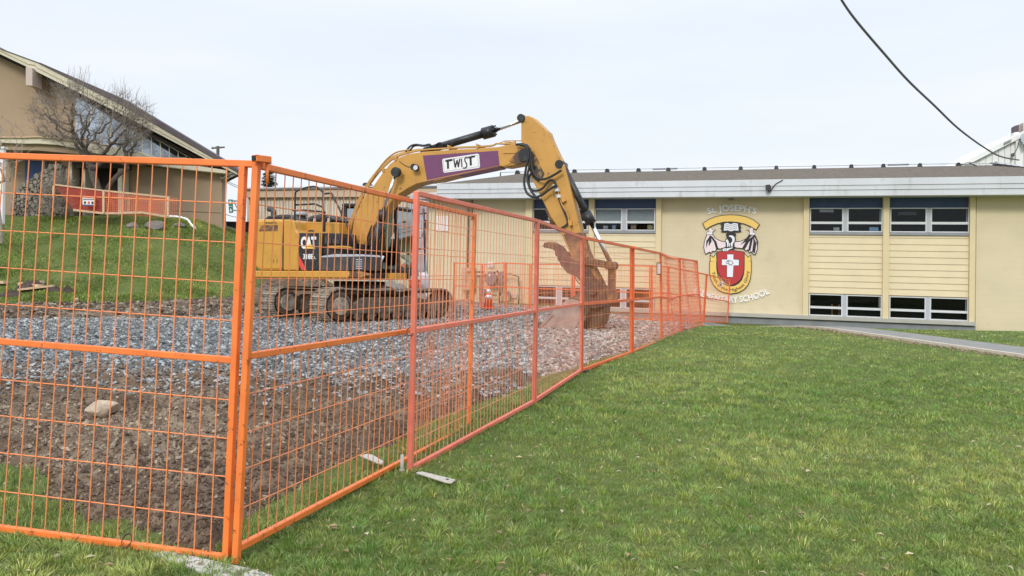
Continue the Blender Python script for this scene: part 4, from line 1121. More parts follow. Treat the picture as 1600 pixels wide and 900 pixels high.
boulder(241, 351, 34, 15, M['rock'], 'largest grey boulder in the middle of the grass bank', seed=3)
boulder(279, 350, 24, 9, M['rock'], 'flat grey boulder just below the white sheet', seed=5)
boulder(155, 650, 62, 25, M['pale_rock'], 'large pale sandy rock half buried in the soil', 'rock', 'rock', None, seed=11, sub=4, flat=0.6, up=0.07)
boulder(293, 655, 24, 14, M['pale_rock'], 'rounded pale rock in the soil behind the corner posts', 'rock', 'rock', None, seed=21)
boulder(104, 711, 20, 8, M['pale_rock'], 'small pale rock lying on the crumbly soil', 'rock', 'rock', None, seed=31)
boulder(245, 715, 22, 10, M['rock'], 'small grey rock near the corner on the soil', 'rock', 'rock', None, seed=35)
boulder(61, 722, 18, 5, M['pale_rock'], 'flat pale rock at the left edge of the soil', 'rock', 'rock', None, seed=37)
boulder(119, 470, 7, 6, M['pale_rock'], 'pale stone at the foot of the grass bank', 'rock', 'rock', None, seed=41)
# slabs and heaps of turf at the foot of the bank
def plank(pts, th, m, label):
    P = [ghit(*p) for p in pts]; z = max(q.z for q in P) + 0.06
    a_, b_ = (P[0] + P[-1]) / 2, (P[len(P)//2 - 1] + P[len(P)//2]) / 2; a_.z += 0.10; b_.z += 0.12
    o = bar('plank', a_, b_, 0.24, th, m, None, Vector((0, 0, 1)), 0.005, base=a_); return tag(o, label, 'board', 'boards lying among the turf heaps')
plank([(24, 447), (44, 455), (84, 450), (80, 445), (40, 449)], 0.10, M['wood'], 'pale board lying flat, in front of the turf heap')
plank([(28, 456), (84, 450.5), (84, 453), (30, 458.5)], 0.07, M['wood'], 'long pale board, the front one of the boards')
plank([(48, 444), (66, 443), (68, 449), (52, 450)], 0.10, M['wood'], 'short pale board poking out right of the turf heap')
plank([(-8, 443), (10, 444), (8, 449), (-8, 448)], 0.10, M['wood'], 'pale board at the left edge of the picture')
def heap(cx, cy, w_, h_, label, seed, D=None, m=None):
    p = ghit(cx, cy + h_ / 2)
    if D: p = W(cx, cy, D); p.z = gz1(p.x, p.y)
    dist = (p - CAM).dot(FW); sx, sz = w_ / F_PX * dist / 2, h_ / F_PX * dist * 0.85
    N_ = 34; gx_, gy_ = np.meshgrid(np.linspace(-1, 1, N_), np.linspace(-1, 1, N_)); r_ = np.hypot(gx_, gy_).ravel()
    hh = np.clip(1 - r_ ** 1.6, 0, 1) ** 0.7
    X_, Y_ = gx_.ravel() * sx, gy_.ravel() * sx * 0.6
    Z_ = sz * hh * (0.55 + 0.7 * fbm(X_ * 3 + seed, Y_ * 3, 4, seed)) + 0.10 * hh * (fbm(X_ * 11, Y_ * 11, 3, seed + 5) - 0.5) - 0.06
    V_ = np.stack([X_, Y_, Z_ + (gz(X_ + p.x, Y_ + p.y + sx * 0.3) - p.z)], 1)
    i_ = (np.arange(N_ - 1)[:, None] * N_ + np.arange(N_ - 1)[None, :]).ravel()
    F_ = np.stack([i_, i_ + 1, i_ + N_ + 1, i_ + N_], 1)
    keep = r_[i_] < 0.98
    o = big_mesh('soil_heap', V_, F_[keep], m or M['dark_soil'], kind=None, nside=4); o.location = (p.x, p.y + sx * 0.3, p.z); return tag(o, label, 'soil heap', 'heaps of dug turf and soil')
heap(44, 444, 50, 20, 'largest dark soil heap, behind the pale boards', 3)
heap(12, 456, 40, 15, 'dark soil heap at the left edge below the boards', 5)
heap(80, 449, 30, 13, 'dark soil heap right of the boards', 7)
heap(103, 450, 22, 14, 'rightmost dark turf heap on the bank foot', 9)
heap(8, 778, 36, 26, 'dark sod lump by the near fence at the left edge', 11)
heap(244, 662, 34, 12, 'small dark soil heap right of the big pale rock', 13)
heap(540, 700, 60, 24, 'dark hump of soil just inside the fence before the faded post', 15)
heap(450, 450, 150, 62, 'muddy spoil heap behind the tracks of the digger', 17, 25.5, M['soil'])
heap(590, 450, 190, 66, 'pale rubble heap behind the cab and tracks', 19, 26.0, M['gravelbed'])

# ================================================================== TREES
def grow_tree(name, base, attract, label, cat, m, trunk_pts, r0, group=None, step=0.16, infl=1.6, kill=0.30, seed=1, tip=0.007, twigs=2, iters=90, shoots=(), expo=2.35):
    """space colonisation: the twigs grow towards scattered points of the crown"""
    rg = np.random.default_rng(seed)
    nodes = [Vector(p) for p in trunk_pts]; parent = [-1] + list(range(len(trunk_pts) - 1))
    A = np.array(attract, float); alive = np.ones(len(A), bool)
    NP = np.array([tuple(p) for p in nodes]); par = list(parent)
    near = np.full(len(A), 1e9); who = np.zeros(len(A), int)
    def upd(start):
        for i in range(start, len(NP)):
            d = np.linalg.norm(A - NP[i], axis=1); k = d < near; near[k] = d[k]; who[k] = i
    upd(0)
    for it in range(iters):
        k = alive & (near < infl)
        if not k.any(): break
        new = []
        for i in np.unique(who[k]):
            s = k & (who == i); v = (A[s] - NP[i]); v = (v / np.linalg.norm(v, axis=1)[:, None]).sum(0); v = v / (np.linalg.norm(v) + 1e-9)
            v = v + rg.normal(0, 0.42, 3); v /= np.linalg.norm(v)
            new.append((NP[i] + v * step, i))
        st = len(NP); NP = np.vstack([NP] + [q[0][None] for q in new]); par += [q[1] for q in new]
        upd(st); alive &= near > kill
    n = len(NP); kids = [[] for _ in range(n)]
    for i in range(1, n):
        if par[i] >= 0: kids[par[i]].append(i)
    # extra twigs
    ext = []
    for i in range(len(trunk_pts), n):
        if len(kids[i]) == 0 or rg.random() < 0.5:
            for _ in range(twigs):
                d = rg.normal(0, 1, 3); d[2] = abs(d[2]) * 0.6; pd = NP[i] - NP[par[i]]; d = d / np.linalg.norm(d) + 0.5 * pd / (np.linalg.norm(pd) + 1e-9)
                ext.append((i, d / np.linalg.norm(d), rg.uniform(0.15, 0.55)))
    rad = np.zeros(n)
    for i in range(n - 1, -1, -1):
        rad[i] = max(tip, sum(rad[c] ** expo for c in kids[i]) ** (1 / expo)) if kids[i] else tip
    rad *= 1.0
    sc = r0 / rad[0]; 
    thick, thin = [], []
    for i in range(1, n):
        p = par[i]
        if p < 0: continue
        a, b = rad[p], rad[i]
        ra = tip + (a - tip) * sc; rb = tip + (b - tip) * sc
        ra = min(ra, rb * 1.35)
        (thick if rb > 0.03 else thin).append(tube_geo([Vector(NP[p]), Vector(NP[i])], [ra, rb], 7 if rb > 0.03 else 4, rb > 0.03))
    for i, d, L_ in ext:
        p = Vector(NP[i]); d = Vector(d); q = p + d * L_ * .5 + Vector(rg.normal(0, .02, 3)); r_ = q + (d + Vector((0, 0, .25))) * L_ * .5
        thin.append(tube_geo([p, q, r_], [tip, tip * .7, tip * .35], 3, False))
    for pts in shoots:
        thin.append(tube_geo(smooth_path(pts, 3), [tip * 1.6 * (1 - 0.75 * k / (len(smooth_path(pts, 3)))) for k in range(len(smooth_path(pts, 3)))], 4, False))
    t = thing(name, base, label, cat, group)
    g = join(thick); mesh('trunk', g[0], g[1], m, t)
    g = join(thin); mesh('crown', g[0], g[1], M['twig'] if m is M['bark'] else m, t)
    return t
def crown_pts(outline, D0, dep, n, seed):
    rg = random.Random(seed); out = []
    xs = [p[0] for p in outline]; ys = [p[1] for p in outline]
    while len(out) < n:
        x, y = rg.uniform(min(xs), max(xs)), rg.uniform(min(ys), max(ys))
        if pip(np.array([x]), np.array([y]), outline)[0]: out.append(tuple(W(x, y, D0 + rg.uniform(-dep, dep) * (1 - 0.3 * rg.random()))))
    return out
TD = 34.3
b_ = W(160, 330, TD)
out = [(36, 172), (55, 145), (85, 132), (115, 125), (140, 132), (165, 146), (190, 142), (218, 156), (240, 180), (242, 205), (226, 224), (200, 230), (170, 235), (140, 232), (105, 232), (70, 222), (50, 205)]
tr = [W(162, 335, TD), W(160, 318, TD), W(156, 303, TD), W(151, 290, TD), W(147, 278, TD), W(144, 266, TD)]
sh = []
rd = random.Random(12)
for cx, cy0, cy1, k in ((118, 150, 100, 12), (135, 155, 96, 12), (185, 165, 118, 12), (205, 170, 130, 10), (222, 185, 140, 6), (100, 150, 118, 6), (236, 195, 165, 4), (88, 160, 140, 8), (60, 170, 150, 6), (160, 160, 140, 6)):
    for _ in range(k):
        x = cx + rd.uniform(-12, 12); D = TD + rd.uniform(-1, 1); top = cy1 + rd.uniform(0, 18); x2 = x + rd.uniform(-5, 7)
        sh.append([W(x, cy0 + rd.uniform(-5, 10), D), W(x + rd.uniform(-2, 2), (cy0 + top) / 2, D), W(x2, top, D)])
grow_tree('bare_tree', W(160, 335, TD), crown_pts(out, TD, 1.9, 950, 3), 'leafless spreading tree with dense twigs in front of the tan hall', 'tree', M['bark'], tr, 0.175, step=0.17, infl=2.6, kill=0.23, seed=3, tip=0.0052, twigs=5, shoots=sh)
# two extra stems of the same tree leaning right
t2 = [W(160, 332, TD + .4), W(163, 310, TD + .4), W(168, 295, TD + .4), W(176, 282, TD + .4), W(186, 272, TD + .4), W(200, 262, TD + .4)]
out2 = [(180, 185), (215, 175), (236, 200), (225, 235), (200, 245), (185, 225)]
grow_tree('bare_tree', W(161, 335, TD + .4), crown_pts(out2, TD + .4, 1.2, 170, 9), 'second leafless stem leaning to the right behind the spreading tree', 'tree', M['bark'], t2, 0.12, step=0.17, infl=3.0, kill=0.25, seed=8, tip=0.006, twigs=5)
SD = 22.0
out3 = [(-25, 190), (0, 172), (28, 178), (44, 200), (50, 235), (45, 262), (30, 285), (10, 290), (-20, 280)]
ts = [W(2, 380, SD), W(1, 350, SD), W(-2, 325, SD), W(-3, 300, SD)]
grow_tree('sapling', W(2, 380, SD), crown_pts(out3, SD, 1.0, 70, 5), 'thin pale leafless sapling at the left edge of the picture', 'tree', M['bark_pale'], ts, 0.05, step=0.16, infl=3.0, kill=0.25, seed=5, tip=0.006, twigs=1)
# conifer top behind the far roof
def conifer():
    D = 75; t = thing('conifer_tree', W(420, 330, D), 'dark conifer top showing above the far beige building', 'tree')
    tube('trunk', [W(420, 330, D), W(420, 250, D)], [0.2, 0.03], M['bark'], t, 7)
    rd = random.Random(5); gs = []
    for k in range(260):
        v = rd.random() ** 0.8; y = 252 + v * 46; r_ = (1.5 + v * 15) * rd.uniform(0.4, 1.15) / F_PX * D; a = rd.uniform(0, 6.283)
        p = W(420, y, D); q = p + Vector((math.cos(a) * r_, math.sin(a) * r_, -0.12 * r_ + 0.15 * rd.random()))
        gs.append(tube_geo([p, q], [0.03, 0.012], 3, False))
        for j in range(7):
            m_ = p.lerp(q, rd.uniform(0.25, 1)); e = m_ + Vector((rd.uniform(-.3, .3), rd.uniform(-.3, .3), rd.uniform(-.22, .1)))
            s_ = Vector((rd.uniform(-.06, .06), rd.uniform(-.06, .06), .07)); gs.append(([m_, e, m_ + s_], [(0, 1, 2)]))
    g = join(gs); mesh('crown', g[0], g[1], M['needle'], t)
conifer()
# twiggy shrub against the stone wall
out4 = [(56, 306), (70, 288), (90, 268), (106, 272), (116, 300), (114, 332), (60, 335)]
grow_tree('shrub', W(86, 338, 35.0), crown_pts(out4, 35.0, 0.5, 420, 15), 'leafless climbing shrub against the stone wing wall', 'shrub', M['bark_pale'], [W(86, 338, 35.0), W(86, 333, 35.0), W(86, 328, 35.0)], 0.04, step=0.12, infl=3.0, kill=0.13, seed=15, tip=0.007, twigs=4)

# ================================================================== FAR THINGS
FP = Plane(W(520, 300, 44.0), R(2)); h = FP.hit
t = thing('flat_roofed_building', h(520, 420, 0), 'flat-roofed beige building with ribbed pale cladding behind the excavator', 'building')
prism('wall', [(386, 296), (684, 291), (684, 470), (386, 470)], FP, -0.05, -9, M['far_wall'], t)
prism('fascia_band', [(385, 296.5), (684, 292), (684, 307), (385, 308.5)], FP, 0.30, -0.04, M['far_wall'], t, 0.01)
prism('roof_edge', [(384, 293), (684, 288.5), (684, 290.4), (384, 294.9)], FP, 0.45, -9.2, M['frame'], t)
prism('roof_edge', [(384.5, 295), (684, 290.5), (684, 292.5), (384.5, 297)], FP, 0.40, 0.0, M['sill'], t)
prism('lower_roof', [(642, 303), (690, 300), (690, 309), (642, 311)], FP, 2.5, 1.5, M['fascia'], t, 0.01)
k = 386.0
while k < 645:
    prism('cladding_rib', [(k, 309), (k + 3.9, 309), (k + 3.9, 470), (k, 470)], FP, 0.05, -0.04, M['far_rib'], t); k += 4.7
prism('roof_vent', [(566, 291), (566.5, 286.5), (570, 285), (578, 286), (580, 291)], FP, -2.0, -2.8, M['black'], t, 0.03)
prism('entrance_post', [(641, 311), (646, 311), (646, 470), (641, 470)], FP, 2.2, 2.0, M['soffit'], t)
# charcoal fence in the gap, street sign and its bracket, utility pole
GP = Plane(W(365, 350, 42), R(3))
t = thing('board_fence', GP.hit(365, 380, 0), 'charcoal vertical board fence in the gap beside the tan hall', 'fence')
for k in range(14):
    x = 353.2 + k * 2.6; prism('board', [(x, 347.5), (x + 2.2, 347.5), (x + 2.2, 384), (x, 384)], GP, 0.0 + 0.02 * (k % 2), -0.05, M['dark_fence'], t)
prism('cap_rail', [(346, 345.8), (396, 346.5), (396, 348), (346, 347.6)], GP, 0.1, -0.1, M['dark_fence'], t)
t = thing('street_sign', W(376, 400, 50), 'green hanging street sign with white arrows on a curled bracket', 'sign')
tube('pole', [W(377, 400, 50), W(377, 306, 50)], 0.07, M['dark_fence'], t, 8)
tube('bracket', [W(377, 314.5, 50), W(363, 313.5, 50)], 0.05, M['sill'], t, 6); tube('bracket', [W(377, 329.5, 50), W(364, 328.5, 50)], 0.05, M['sill'], t, 6)
tube('bracket', smooth_path([W(366, 315, 50), W(369, 322, 50), W(371, 325, 50), W(374, 321, 50), W(376, 315, 50)], 3), 0.04, M['sill'], t, 6)
s_ = [W(356.3, 311.6, 50), W(363.4, 311.6, 50), W(364.2, 332.3, 50), W(358, 333, 50)]
sg = slab('panel', s_, Vector((0, 0.05, 0)), M['green_sign'], t, 0.01)
def q(u, v): return s_[0].lerp(s_[1], u).lerp(s_[3].lerp(s_[2], u), v) - Vector((0, 0.02, 0))
slab('arrow', [q(.5, .06), q(.85, .22), q(.62, .22), q(.62, .34), q(.38, .34), q(.38, .22), q(.15, .22)], Vector((0, .012, 0)), M['white'], sg)
slab('arrow', [q(.5, .94), q(.85, .80), q(.62, .80), q(.62, .68), q(.38, .68), q(.38, .80), q(.15, .80)], Vector((0, .012, 0)), M['white'], sg)
lettering('sign_text', 'Bikes', lambda u, v: q(.12 + .76 * u, .56 - .10 * v), M['white'], sg, Vector((0, .01, 0)))
t = thing('utility_pole', W(341, 300, 80), 'wooden utility pole top with cross arm above the hall roof', 'utility pole')
tube('pole', [W(340, 330, 80), W(340.5, 228.5, 80)], 0.17, M['bark'], t, 8); bar('cross_arm', W(330.5, 231.8, 80), W(351, 230, 80), 0.12, 0.14, M['bark'], t)
for x in (332, 336, 346, 350): tube('insulator', [W(x, 231, 80), W(x, 229, 80)], 0.06, M['sill'], t, 6)
for k, (a, b) in enumerate((((350, 280), (378, 293)), ((351, 283), (378, 296)), ((346, 333), (378, 341)))):
    tag(tube('service_cable', [W(a[0], a[1], 41), W((a[0] + b[0]) / 2, (a[1] + b[1]) / 2 + 1, 46), W(b[0], b[1], 52)], 0.018, M['cable'], None, 5, base=W(a[0], a[1], 41)), ['upper thin cable leaving the hall corner in the gap', 'second thin cable leaving the hall corner in the gap', 'low thin cable above the charcoal fence'][k], 'cable')
# white building on the right with gable and flue
WP = Plane(W(1560, 230, 62), R(10)); h = WP.hit
t = thing('white_building', h(1570, 300, 0), 'white sided building with a rising gable and dark flue behind the school roof', 'building')
prism('wall', [(1505, 258), (1516, 252), (1600, 212), (1720, 160), (1720, 400), (1505, 400)], WP, 0, -8, M['white'], t)
for x, y in ((1521, 250.5), (1530, 246.5), (1540, 242), (1550, 237.5), (1560, 233), (1569.5, 228.5), (1579, 224), (1589, 219.5), (1599, 215)):
    prism('siding_seam', [(x, y), (x + 0.9, y), (x + 0.9, 300), (x, 300)], WP, 0.02, -0.02, M['mullion'], t)
prism('barge_board', [(1508, 254), (1520, 246), (1575, 217), (1600, 205), (1720, 150), (1720, 160), (1600, 213.5), (1575, 225.5), (1520, 253.5)], WP, 0.35, -8.2, M['white'], t)
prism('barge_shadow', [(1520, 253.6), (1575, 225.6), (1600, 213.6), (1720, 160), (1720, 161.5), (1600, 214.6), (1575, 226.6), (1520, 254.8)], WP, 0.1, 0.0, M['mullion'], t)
prism('roof_step', [(1569, 225), (1570, 222), (1581, 217), (1580, 220)], WP, 0.5, 0.36, M['sill'], t)
prism('chimney_base', [(1584, 215.5), (1584.5, 207), (1592, 206), (1593, 214)], WP, -0.5, -1.2, M['white'], t, 0.02)
prism('flue', [(1584.2, 208.5), (1584.2, 198), (1588, 195.6), (1592.2, 195), (1592, 205.5), (1588, 208)], WP, -0.6, -1.1, M['rooftrim'], t, 0.02)
prism('white_corner', [(1587.5, 220), (1594, 218), (1594, 300), (1587.5, 300)], WP, 0.3, 0.0, M['white'], t)
prism('brick_stub', [(1598.5, 192), (1606, 192), (1606, 205), (1599, 205)], WP, -0.6, -1.4, M['pale_trim'], t)
prism('junction_box', [(1581, 240), (1585, 238.5), (1585.5, 243.5), (1581.5, 244.5)], WP, 0.5, 0.3, M['rooftrim'], t)
tube('thin_wire', smooth_path([h(x, y, 0.5) for x, y in ((1599, 213), (1593, 219), (1590, 230), (1585, 240), (1581, 248))], 3), 0.03, M['cable'], t, 5)
disc('satellite_dish', h(1601, 218, 0.6), Vector((0.5, -1, 0.2)), 0.5, 0.05, M['mullion'], t, 20)
# overhead cable
pts = [(1290, -45, 13), (1315, 0, 14), (1340, 35, 16), (1380, 82, 19), (1420, 127, 23), (1460, 165, 28), (1500, 203, 35), (1540, 232, 44), (1565, 245, 52), (1592, 250, 61)]
P = smooth_path([W(*p) for p in pts], 5)
tag(tube('overhead_cable', P, [0.017 + 0.040 * k / len(P) for k in range(len(P))], M['cable'], None, 7, base=P[0]), 'dark overhead cable sagging from the top edge down to the white building', 'cable')
tag(tube('roof_cable', smooth_path([SP.hit(x, y, -5.5) for x, y in ((1514, 254), (1520, 257), (1530, 260), (1545, 259))], 4), 0.03, M['cable'], None, 6, base=SP.hit(1514, 254, -5.5)), 'short slack cable lying on the roof ridge at the right', 'cable')

# ================================================================== THINGS AT THE SCHOOL WALL
def cone(px, pyb, pyt, D, label):
    b = W(px, pyb, D); hgt = (pyb - pyt) / F_PX * D
    t = thing('traffic_cone', b, label, 'traffic cone')
    box('base', (b.x, b.y, b.z + 0.02), (0.40, 0.40, 0.045), M['cone'], t, 0.2, 0.01)
    def fr(v0, v1, m, nm, e=0.0):
        r_ = lambda v: 0.17 * (1 - v) + 0.03 * v + e
        v_, f_ = tube_geo([b + Vector((0, 0, 0.04 + hgt * v0)), b + Vector((0, 0, 0.04 + hgt * v1))], [r_(v0), r_(v1)], 20); return shade(mesh(nm, v_, f_, m, t))
    fr(0, 0.96, M['cone'], 'body'); fr(0.42, 0.58, M['white'], 'reflective_band', 0.006); fr(0.68, 0.86, M['white'], 'reflective_band', 0.006)
    return t
cone(763, 482, 449, 26.2, 'orange traffic cone with two white bands in front of the gas meter')
t = thing('gas_meter', S(780, 478, 0.4), 'grey gas meter set with regulators and pipes on the school wall', 'gas meter')
def m_(x, y, o=0.35): return SP.hit(x, y, o)
for nm, q in (('meter_body', [(758, 429), (761, 427), (771, 427), (774, 430), (775, 438), (771, 446), (762, 446.5), (758, 440)]), ('meter_head', [(762, 424), (770, 424), (770, 429), (762, 429)])):
    prism(nm, q, SP, 0.55, 0.25, M['meter'], t, 0.04)
disc('meter_dial', m_(765, 430, 0.57), SP.n, 0.06, 0.03, M['white'], t, 12)
for q in ([(730, 425), (757, 425)], [(744, 431), (758, 431), (758, 428)], [(750, 431), (750, 478)], [(771, 427), (775, 425), (779, 428), (780, 480)], [(784, 430), (810, 432), (810, 478)], [(785, 425), (786, 446), (781, 462)], [(756, 461), (776, 461)], [(797, 458), (797, 471), (782, 471)], [(728, 425), (728, 440)]):
    tube('pipe', smooth_path([m_(x, y, 0.35) for x, y in q], 2), 0.035, M['trackframe'], t, 7)
for x, y, r_ in ((784, 428, .12), (784, 438, .10), (755, 456, .14), (793, 459, .13), (779, 447, .09)): disc('regulator', m_(x, y, 0.42), SP.n, r_, 0.14, M['meter'], t, 14)
prism('meter_label', [(800, 459), (807, 459), (807, 465.5), (800, 465.5)], SP, 0.1, 0.02, M['fascia'], t)
t = thing('wall_sign', SP.hit(766, 414, 0.1), 'small white sign on the school wall above the gas meter', 'sign')
prism('board', [(762, 410), (771, 410), (771, 418), (762, 418)], SP, 0.1, 0.05, M['white'], t, 0.004)
for k in range(3): prism('print', [(763.2, 411.5 + k * 2.2), (769.8, 411.5 + k * 2.2), (769.8, 412.5 + k * 2.2), (763.2, 412.5 + k * 2.2)], SP, 0.104, 0.098, M['sill'], t)
t = thing('white_barrel', W(662, 445, 25.5), 'pale plastic barrel standing behind the cab', 'barrel')
v, f = tube_geo([W(662, 455, 25.5), W(662, 450, 25.5), W(662, 434, 25.5), W(662, 428, 25.5)], [0.16, 0.19, 0.19, 0.14], 16); shade(mesh('body', v, f, mat('pale_plastic', (0.62, 0.58, 0.62), .5), t)); disc('lid', W(662, 427.5, 25.5), Vector((0, 0, 1)), 0.10, 0.05, M['white'], t, 14)
t = thing('orange_bucket', W(646, 448, 25.0), 'orange plastic tub behind the faded post near the cab', 'tub')
v, f = tube_geo([W(647, 452, 25), W(647, 438, 25)], [0.15, 0.19], 16); shade(mesh('body', v, f, M['cone'], t)); tube('rim', [W(647, 438.5, 25), W(647, 437.5, 25)], 0.205, M['cone'], t, 16)
tag(srect('electrical_box', 722, 742, 430, 470, 0.30, 0.02, M['far_wall'], None, 0.02), 'beige electrical cabinet on the school wall left of the gas meter', 'cabinet')

# ================================================================== FENCES
def panel(label, BL, BR, TL, TR, kinds, nv, detail, tb=0.032, group='construction fence panels', ext=0.0, topext=0.0, wr=0.0030, sag=0.0, left_post=True, right_post=True, name='site_fence', cap=False, mid=0.5, over=0.0):
    """kinds = (tube material, wire material); corners in world coordinates"""
    base = (BL + BR) / 2
    t = thing(name, base, label, 'fence panel', group)
    mt, mw = kinds
    def f(u, v, dz=0.0):
        p = BL.lerp(BR, u).lerp(TL.lerp(TR, u), v)
        return p
    upL, upR = (TL - BL).normalized(), (TR - BR).normalized()
    nrm = (BR - BL).normalized().cross(upL).normalized()
    bv = 0.004 if detail else 0.0
    if left_post: bar('post', f(0, 0) - upL * ext, f(0, 1) + upL * topext, tb, tb, mt, t, nrm, bv)
    if right_post: bar('post', f(1, 0) - upR * ext, f(1, 1) + upR * topext, tb, tb, mt, t, nrm, bv)
    e = tb / 2 / (BR - BL).length * 1.02
    for v in (1.0, mid, 0.0):
        a, b = (e, 1 - e)
        if v == 1.0 and over: b = 1 + over
        if sag:
            pts = [f(a + (b - a) * k / 8, v) - Vector((0, 0, sag * 4 * (k / 8) * (1 - k / 8))) for k in range(9)]
            g = join([bar_geo(pts[k], pts[k + 1], tb * .9, tb * .9, nrm) for k in range(8)])
            mesh('rail', g[0], g[1], mt, t)
        else:
            bar('rail', f(a, v), f(b, v), tb * 0.97, tb * 0.97, mt, t, nrm, bv)
    hv = [k / 10 for k in range(1, 10) if k != 5]
    rnd = random.Random(nv * 7 + int(abs(base.x * 100)))
    jit = 0.004 if detail else 0.002
    o_ = nrm * 0.006
    V = [(f((i + 1) / (nv + 1) + rnd.uniform(-jit, jit) * .25, 0) , f((i + 1) / (nv + 1) + rnd.uniform(-jit, jit) * .25, 1)) for i in range(nv)]
    H = [(f(0, v + rnd.uniform(-jit, jit)), f(1, v + rnd.uniform(-jit, jit))) for v in hv]
    if detail:
        for a, b in V: rod('wire', a + o_, b + o_, wr, mw, t)
        for a, b in H: rod('wire', a - o_ * 0.3, b - o_ * 0.3, wr, mw, t)
    else:
        g = join([tube_geo([a + o_, b + o_], wr, 4, False) for a, b in V] + [tube_geo([a, b], wr, 4, False) for a, b in H])
        mesh('wire_mesh', g[0], g[1], mw, t, kind='stuff')
    return t
def netting(t, BL, BR, TL, TR, v0, v1, m, st=0.055, r=0.0042, seed=1):
    """open plastic mesh tied to a panel, sagging a little"""
    rd = random.Random(seed); nrm = (BR - BL).normalized().cross((TL - BL).normalized()).normalized()
    Lx = (BR - BL).length; nu = max(4, int(Lx / st)); nw = int((v1 - v0) * 1.83 / st)
    def f(u, v): return BL.lerp(BR, u).lerp(TL.lerp(TR, u), v) + nrm * (0.03 + 0.03 * math.sin(u * 9 + v * 4 + seed))
    gs = []
    for i in range(nu + 1):
        gs.append(tube_geo([f(i / nu, v0 + (v1 - v0) * k / 5) for k in range(6)], r, 3, False))
    for j in range(nw + 1):
        v = v0 + (v1 - v0) * j / nw
        gs.append(tube_geo([f(k / 8, v) for k in range(9)], r * 1.5, 3, False))
    g = join(gs); return mesh('netting', g[0], g[1], m, t, kind='stuff')

ORANGE = (M['orange'], M['wire']); SALMON = (M['salmon'], M['wire_salmon']); RED = (M['orange_red'], M['wire'])
# left panel (runs out of the picture on the left)
BRl, TRl = W(354, 871, 3.46), W(380.5, 256, 3.47)
BLv, TLv = W(0, 825, 3.76), W(43, 245, 3.76)
k = 2.62
BLl, TLl = BRl + (BLv - BRl) * k, TRl + (TLv - TRl) * k
panel('near orange mesh panel left of the corner, in front of the bare soil', BLl, BRl, TLl, TRl, ORANGE, 39, True, 0.031, ext=0.055, over=0.02, left_post=True)
# orange panel running away from the corner
BL1, TL1 = W(370, 857, 3.43), W(401, 258, 3.45)
BR1, TR1 = W(732.5, 666, 6.62), W(742, 337, 6.62)
panel('orange mesh panel running back from the corner post toward the excavator', BL1, BR1, TL1, TR1, ORANGE, 42, True, 0.031, ext=0.075, topext=0.02, wr=0.0027)
# faded and orange panels further on; (px, bottom y, top y, top px, distance)
PT = [(641, 733, 302, 651, 5.03), (833.5, 627, 345, 838.5, 7.66), (907, 579, 371, 909, 10.3), (987.5, 550, 387, 989, 13.3), (1033, 532, 396, 1032, 16.3), (1063, 520, 404, 1062, 18.7), (1096, 511, 408, 1089, 21.6)]
labs = ['faded salmon mesh panel overlapping the orange one, beyond its mid post', 'faded salmon mesh panel in front of the digging bucket', 'orange mesh panel between the bucket and the square-topped post', 'orange mesh panel just beyond the square-topped post', 'panel with pale tag at its near post, draped in orange netting', 'end panel of the lawn-side fence, netted, nearest the school crest']
kd = [SALMON, SALMON, RED, RED, RED, RED]
for i in range(6):
    a, b = PT[i], PT[i + 1]
    g = 0.006
    BL, TL = W(a[0], a[1], a[4]), W(a[3], a[2], a[4]); BR, TR = W(b[0], b[1], b[4]), W(b[3], b[2], b[4])
    dd = (BR - BL).normalized()
    if i: BL, TL = BL + dd * 0.045, TL + dd * 0.045
    t = panel(labs[i], BL, BR, TL, TR, kd[i], 36, i < 1, 0.034 if i < 2 else 0.040, ext=0.03, topext=0.012, wr=0.0025 if i < 1 else 0.0020, sag=0.05 if i in (4,) else 0.0)
    if i in (4, 5): netting(t, BL, BR, TL, TR, 0.0, 1.0, M['net'], 0.09, 0.0028, i)

def on_ground(px, py, D):
    return W(px, py, D)
# rear fence in front of the school
def rear(label, a, b, kind, nv, net=None, tb=0.042, group='rear fence panels near the school', wr=0.0042, mid=0.5, midonly=False):
    BL, TL, BR, TR = W(a[0], a[1], a[4]), W(a[3], a[2], a[4]), W(b[0], b[1], b[4]), W(b[3], b[2], b[4])
    dd = (BR - BL).normalized(); BL, TL, BR, TR = BL + dd * .04, TL + dd * .04, BR - dd * .04, TR - dd * .04
    t = panel(label, BL, BR, TL, TR, kind, nv, False, tb, group, ext=0.03, topext=0.03, wr=wr, mid=mid)
    if net: netting(t, BL, BR, TL, TR, net[0], net[1], M['net'], 0.095, 0.0035, int(a[0]))
    return t
RP = [(707, 482, 411, 708, 29.2), (753, 484, 413, 755, 28.6), (789, 485, 411, 789, 28.6), (828, 488, 413, 829, 28.0), (895, 492, 413, 896, 27.0), (1017, 500, 416, 1017, 25.6), (1044, 500, 417, 1044.5, 26.2), (1099, 502, 429, 1104, 29.6), (1137, 504, 438, 1141, 31.6)]
rl = ['rear orange panel behind the tracks, left of the traffic cone', 'narrow rear orange panel between cone and left panel', 'short rear orange gate panel behind the traffic cone', 'rear orange panel behind the thumb of the bucket', 'long rear orange panel behind the digging bucket', 'narrow rear orange panel in front of the lower school window', 'orange panel turning toward the school wall behind the netted corner', 'last orange panel reaching the wall under the school crest']
for i in range(8):
    if i == 1: pass
    rear(rl[i], RP[i], RP[i + 1], RED, [24, 16, 18, 26, 46, 16, 40, 34][i], net={5: (0, 1), 4: None, 6: (0.0, 0.5)}.get(i), wr=0.003 if i == 7 else 0.0036)

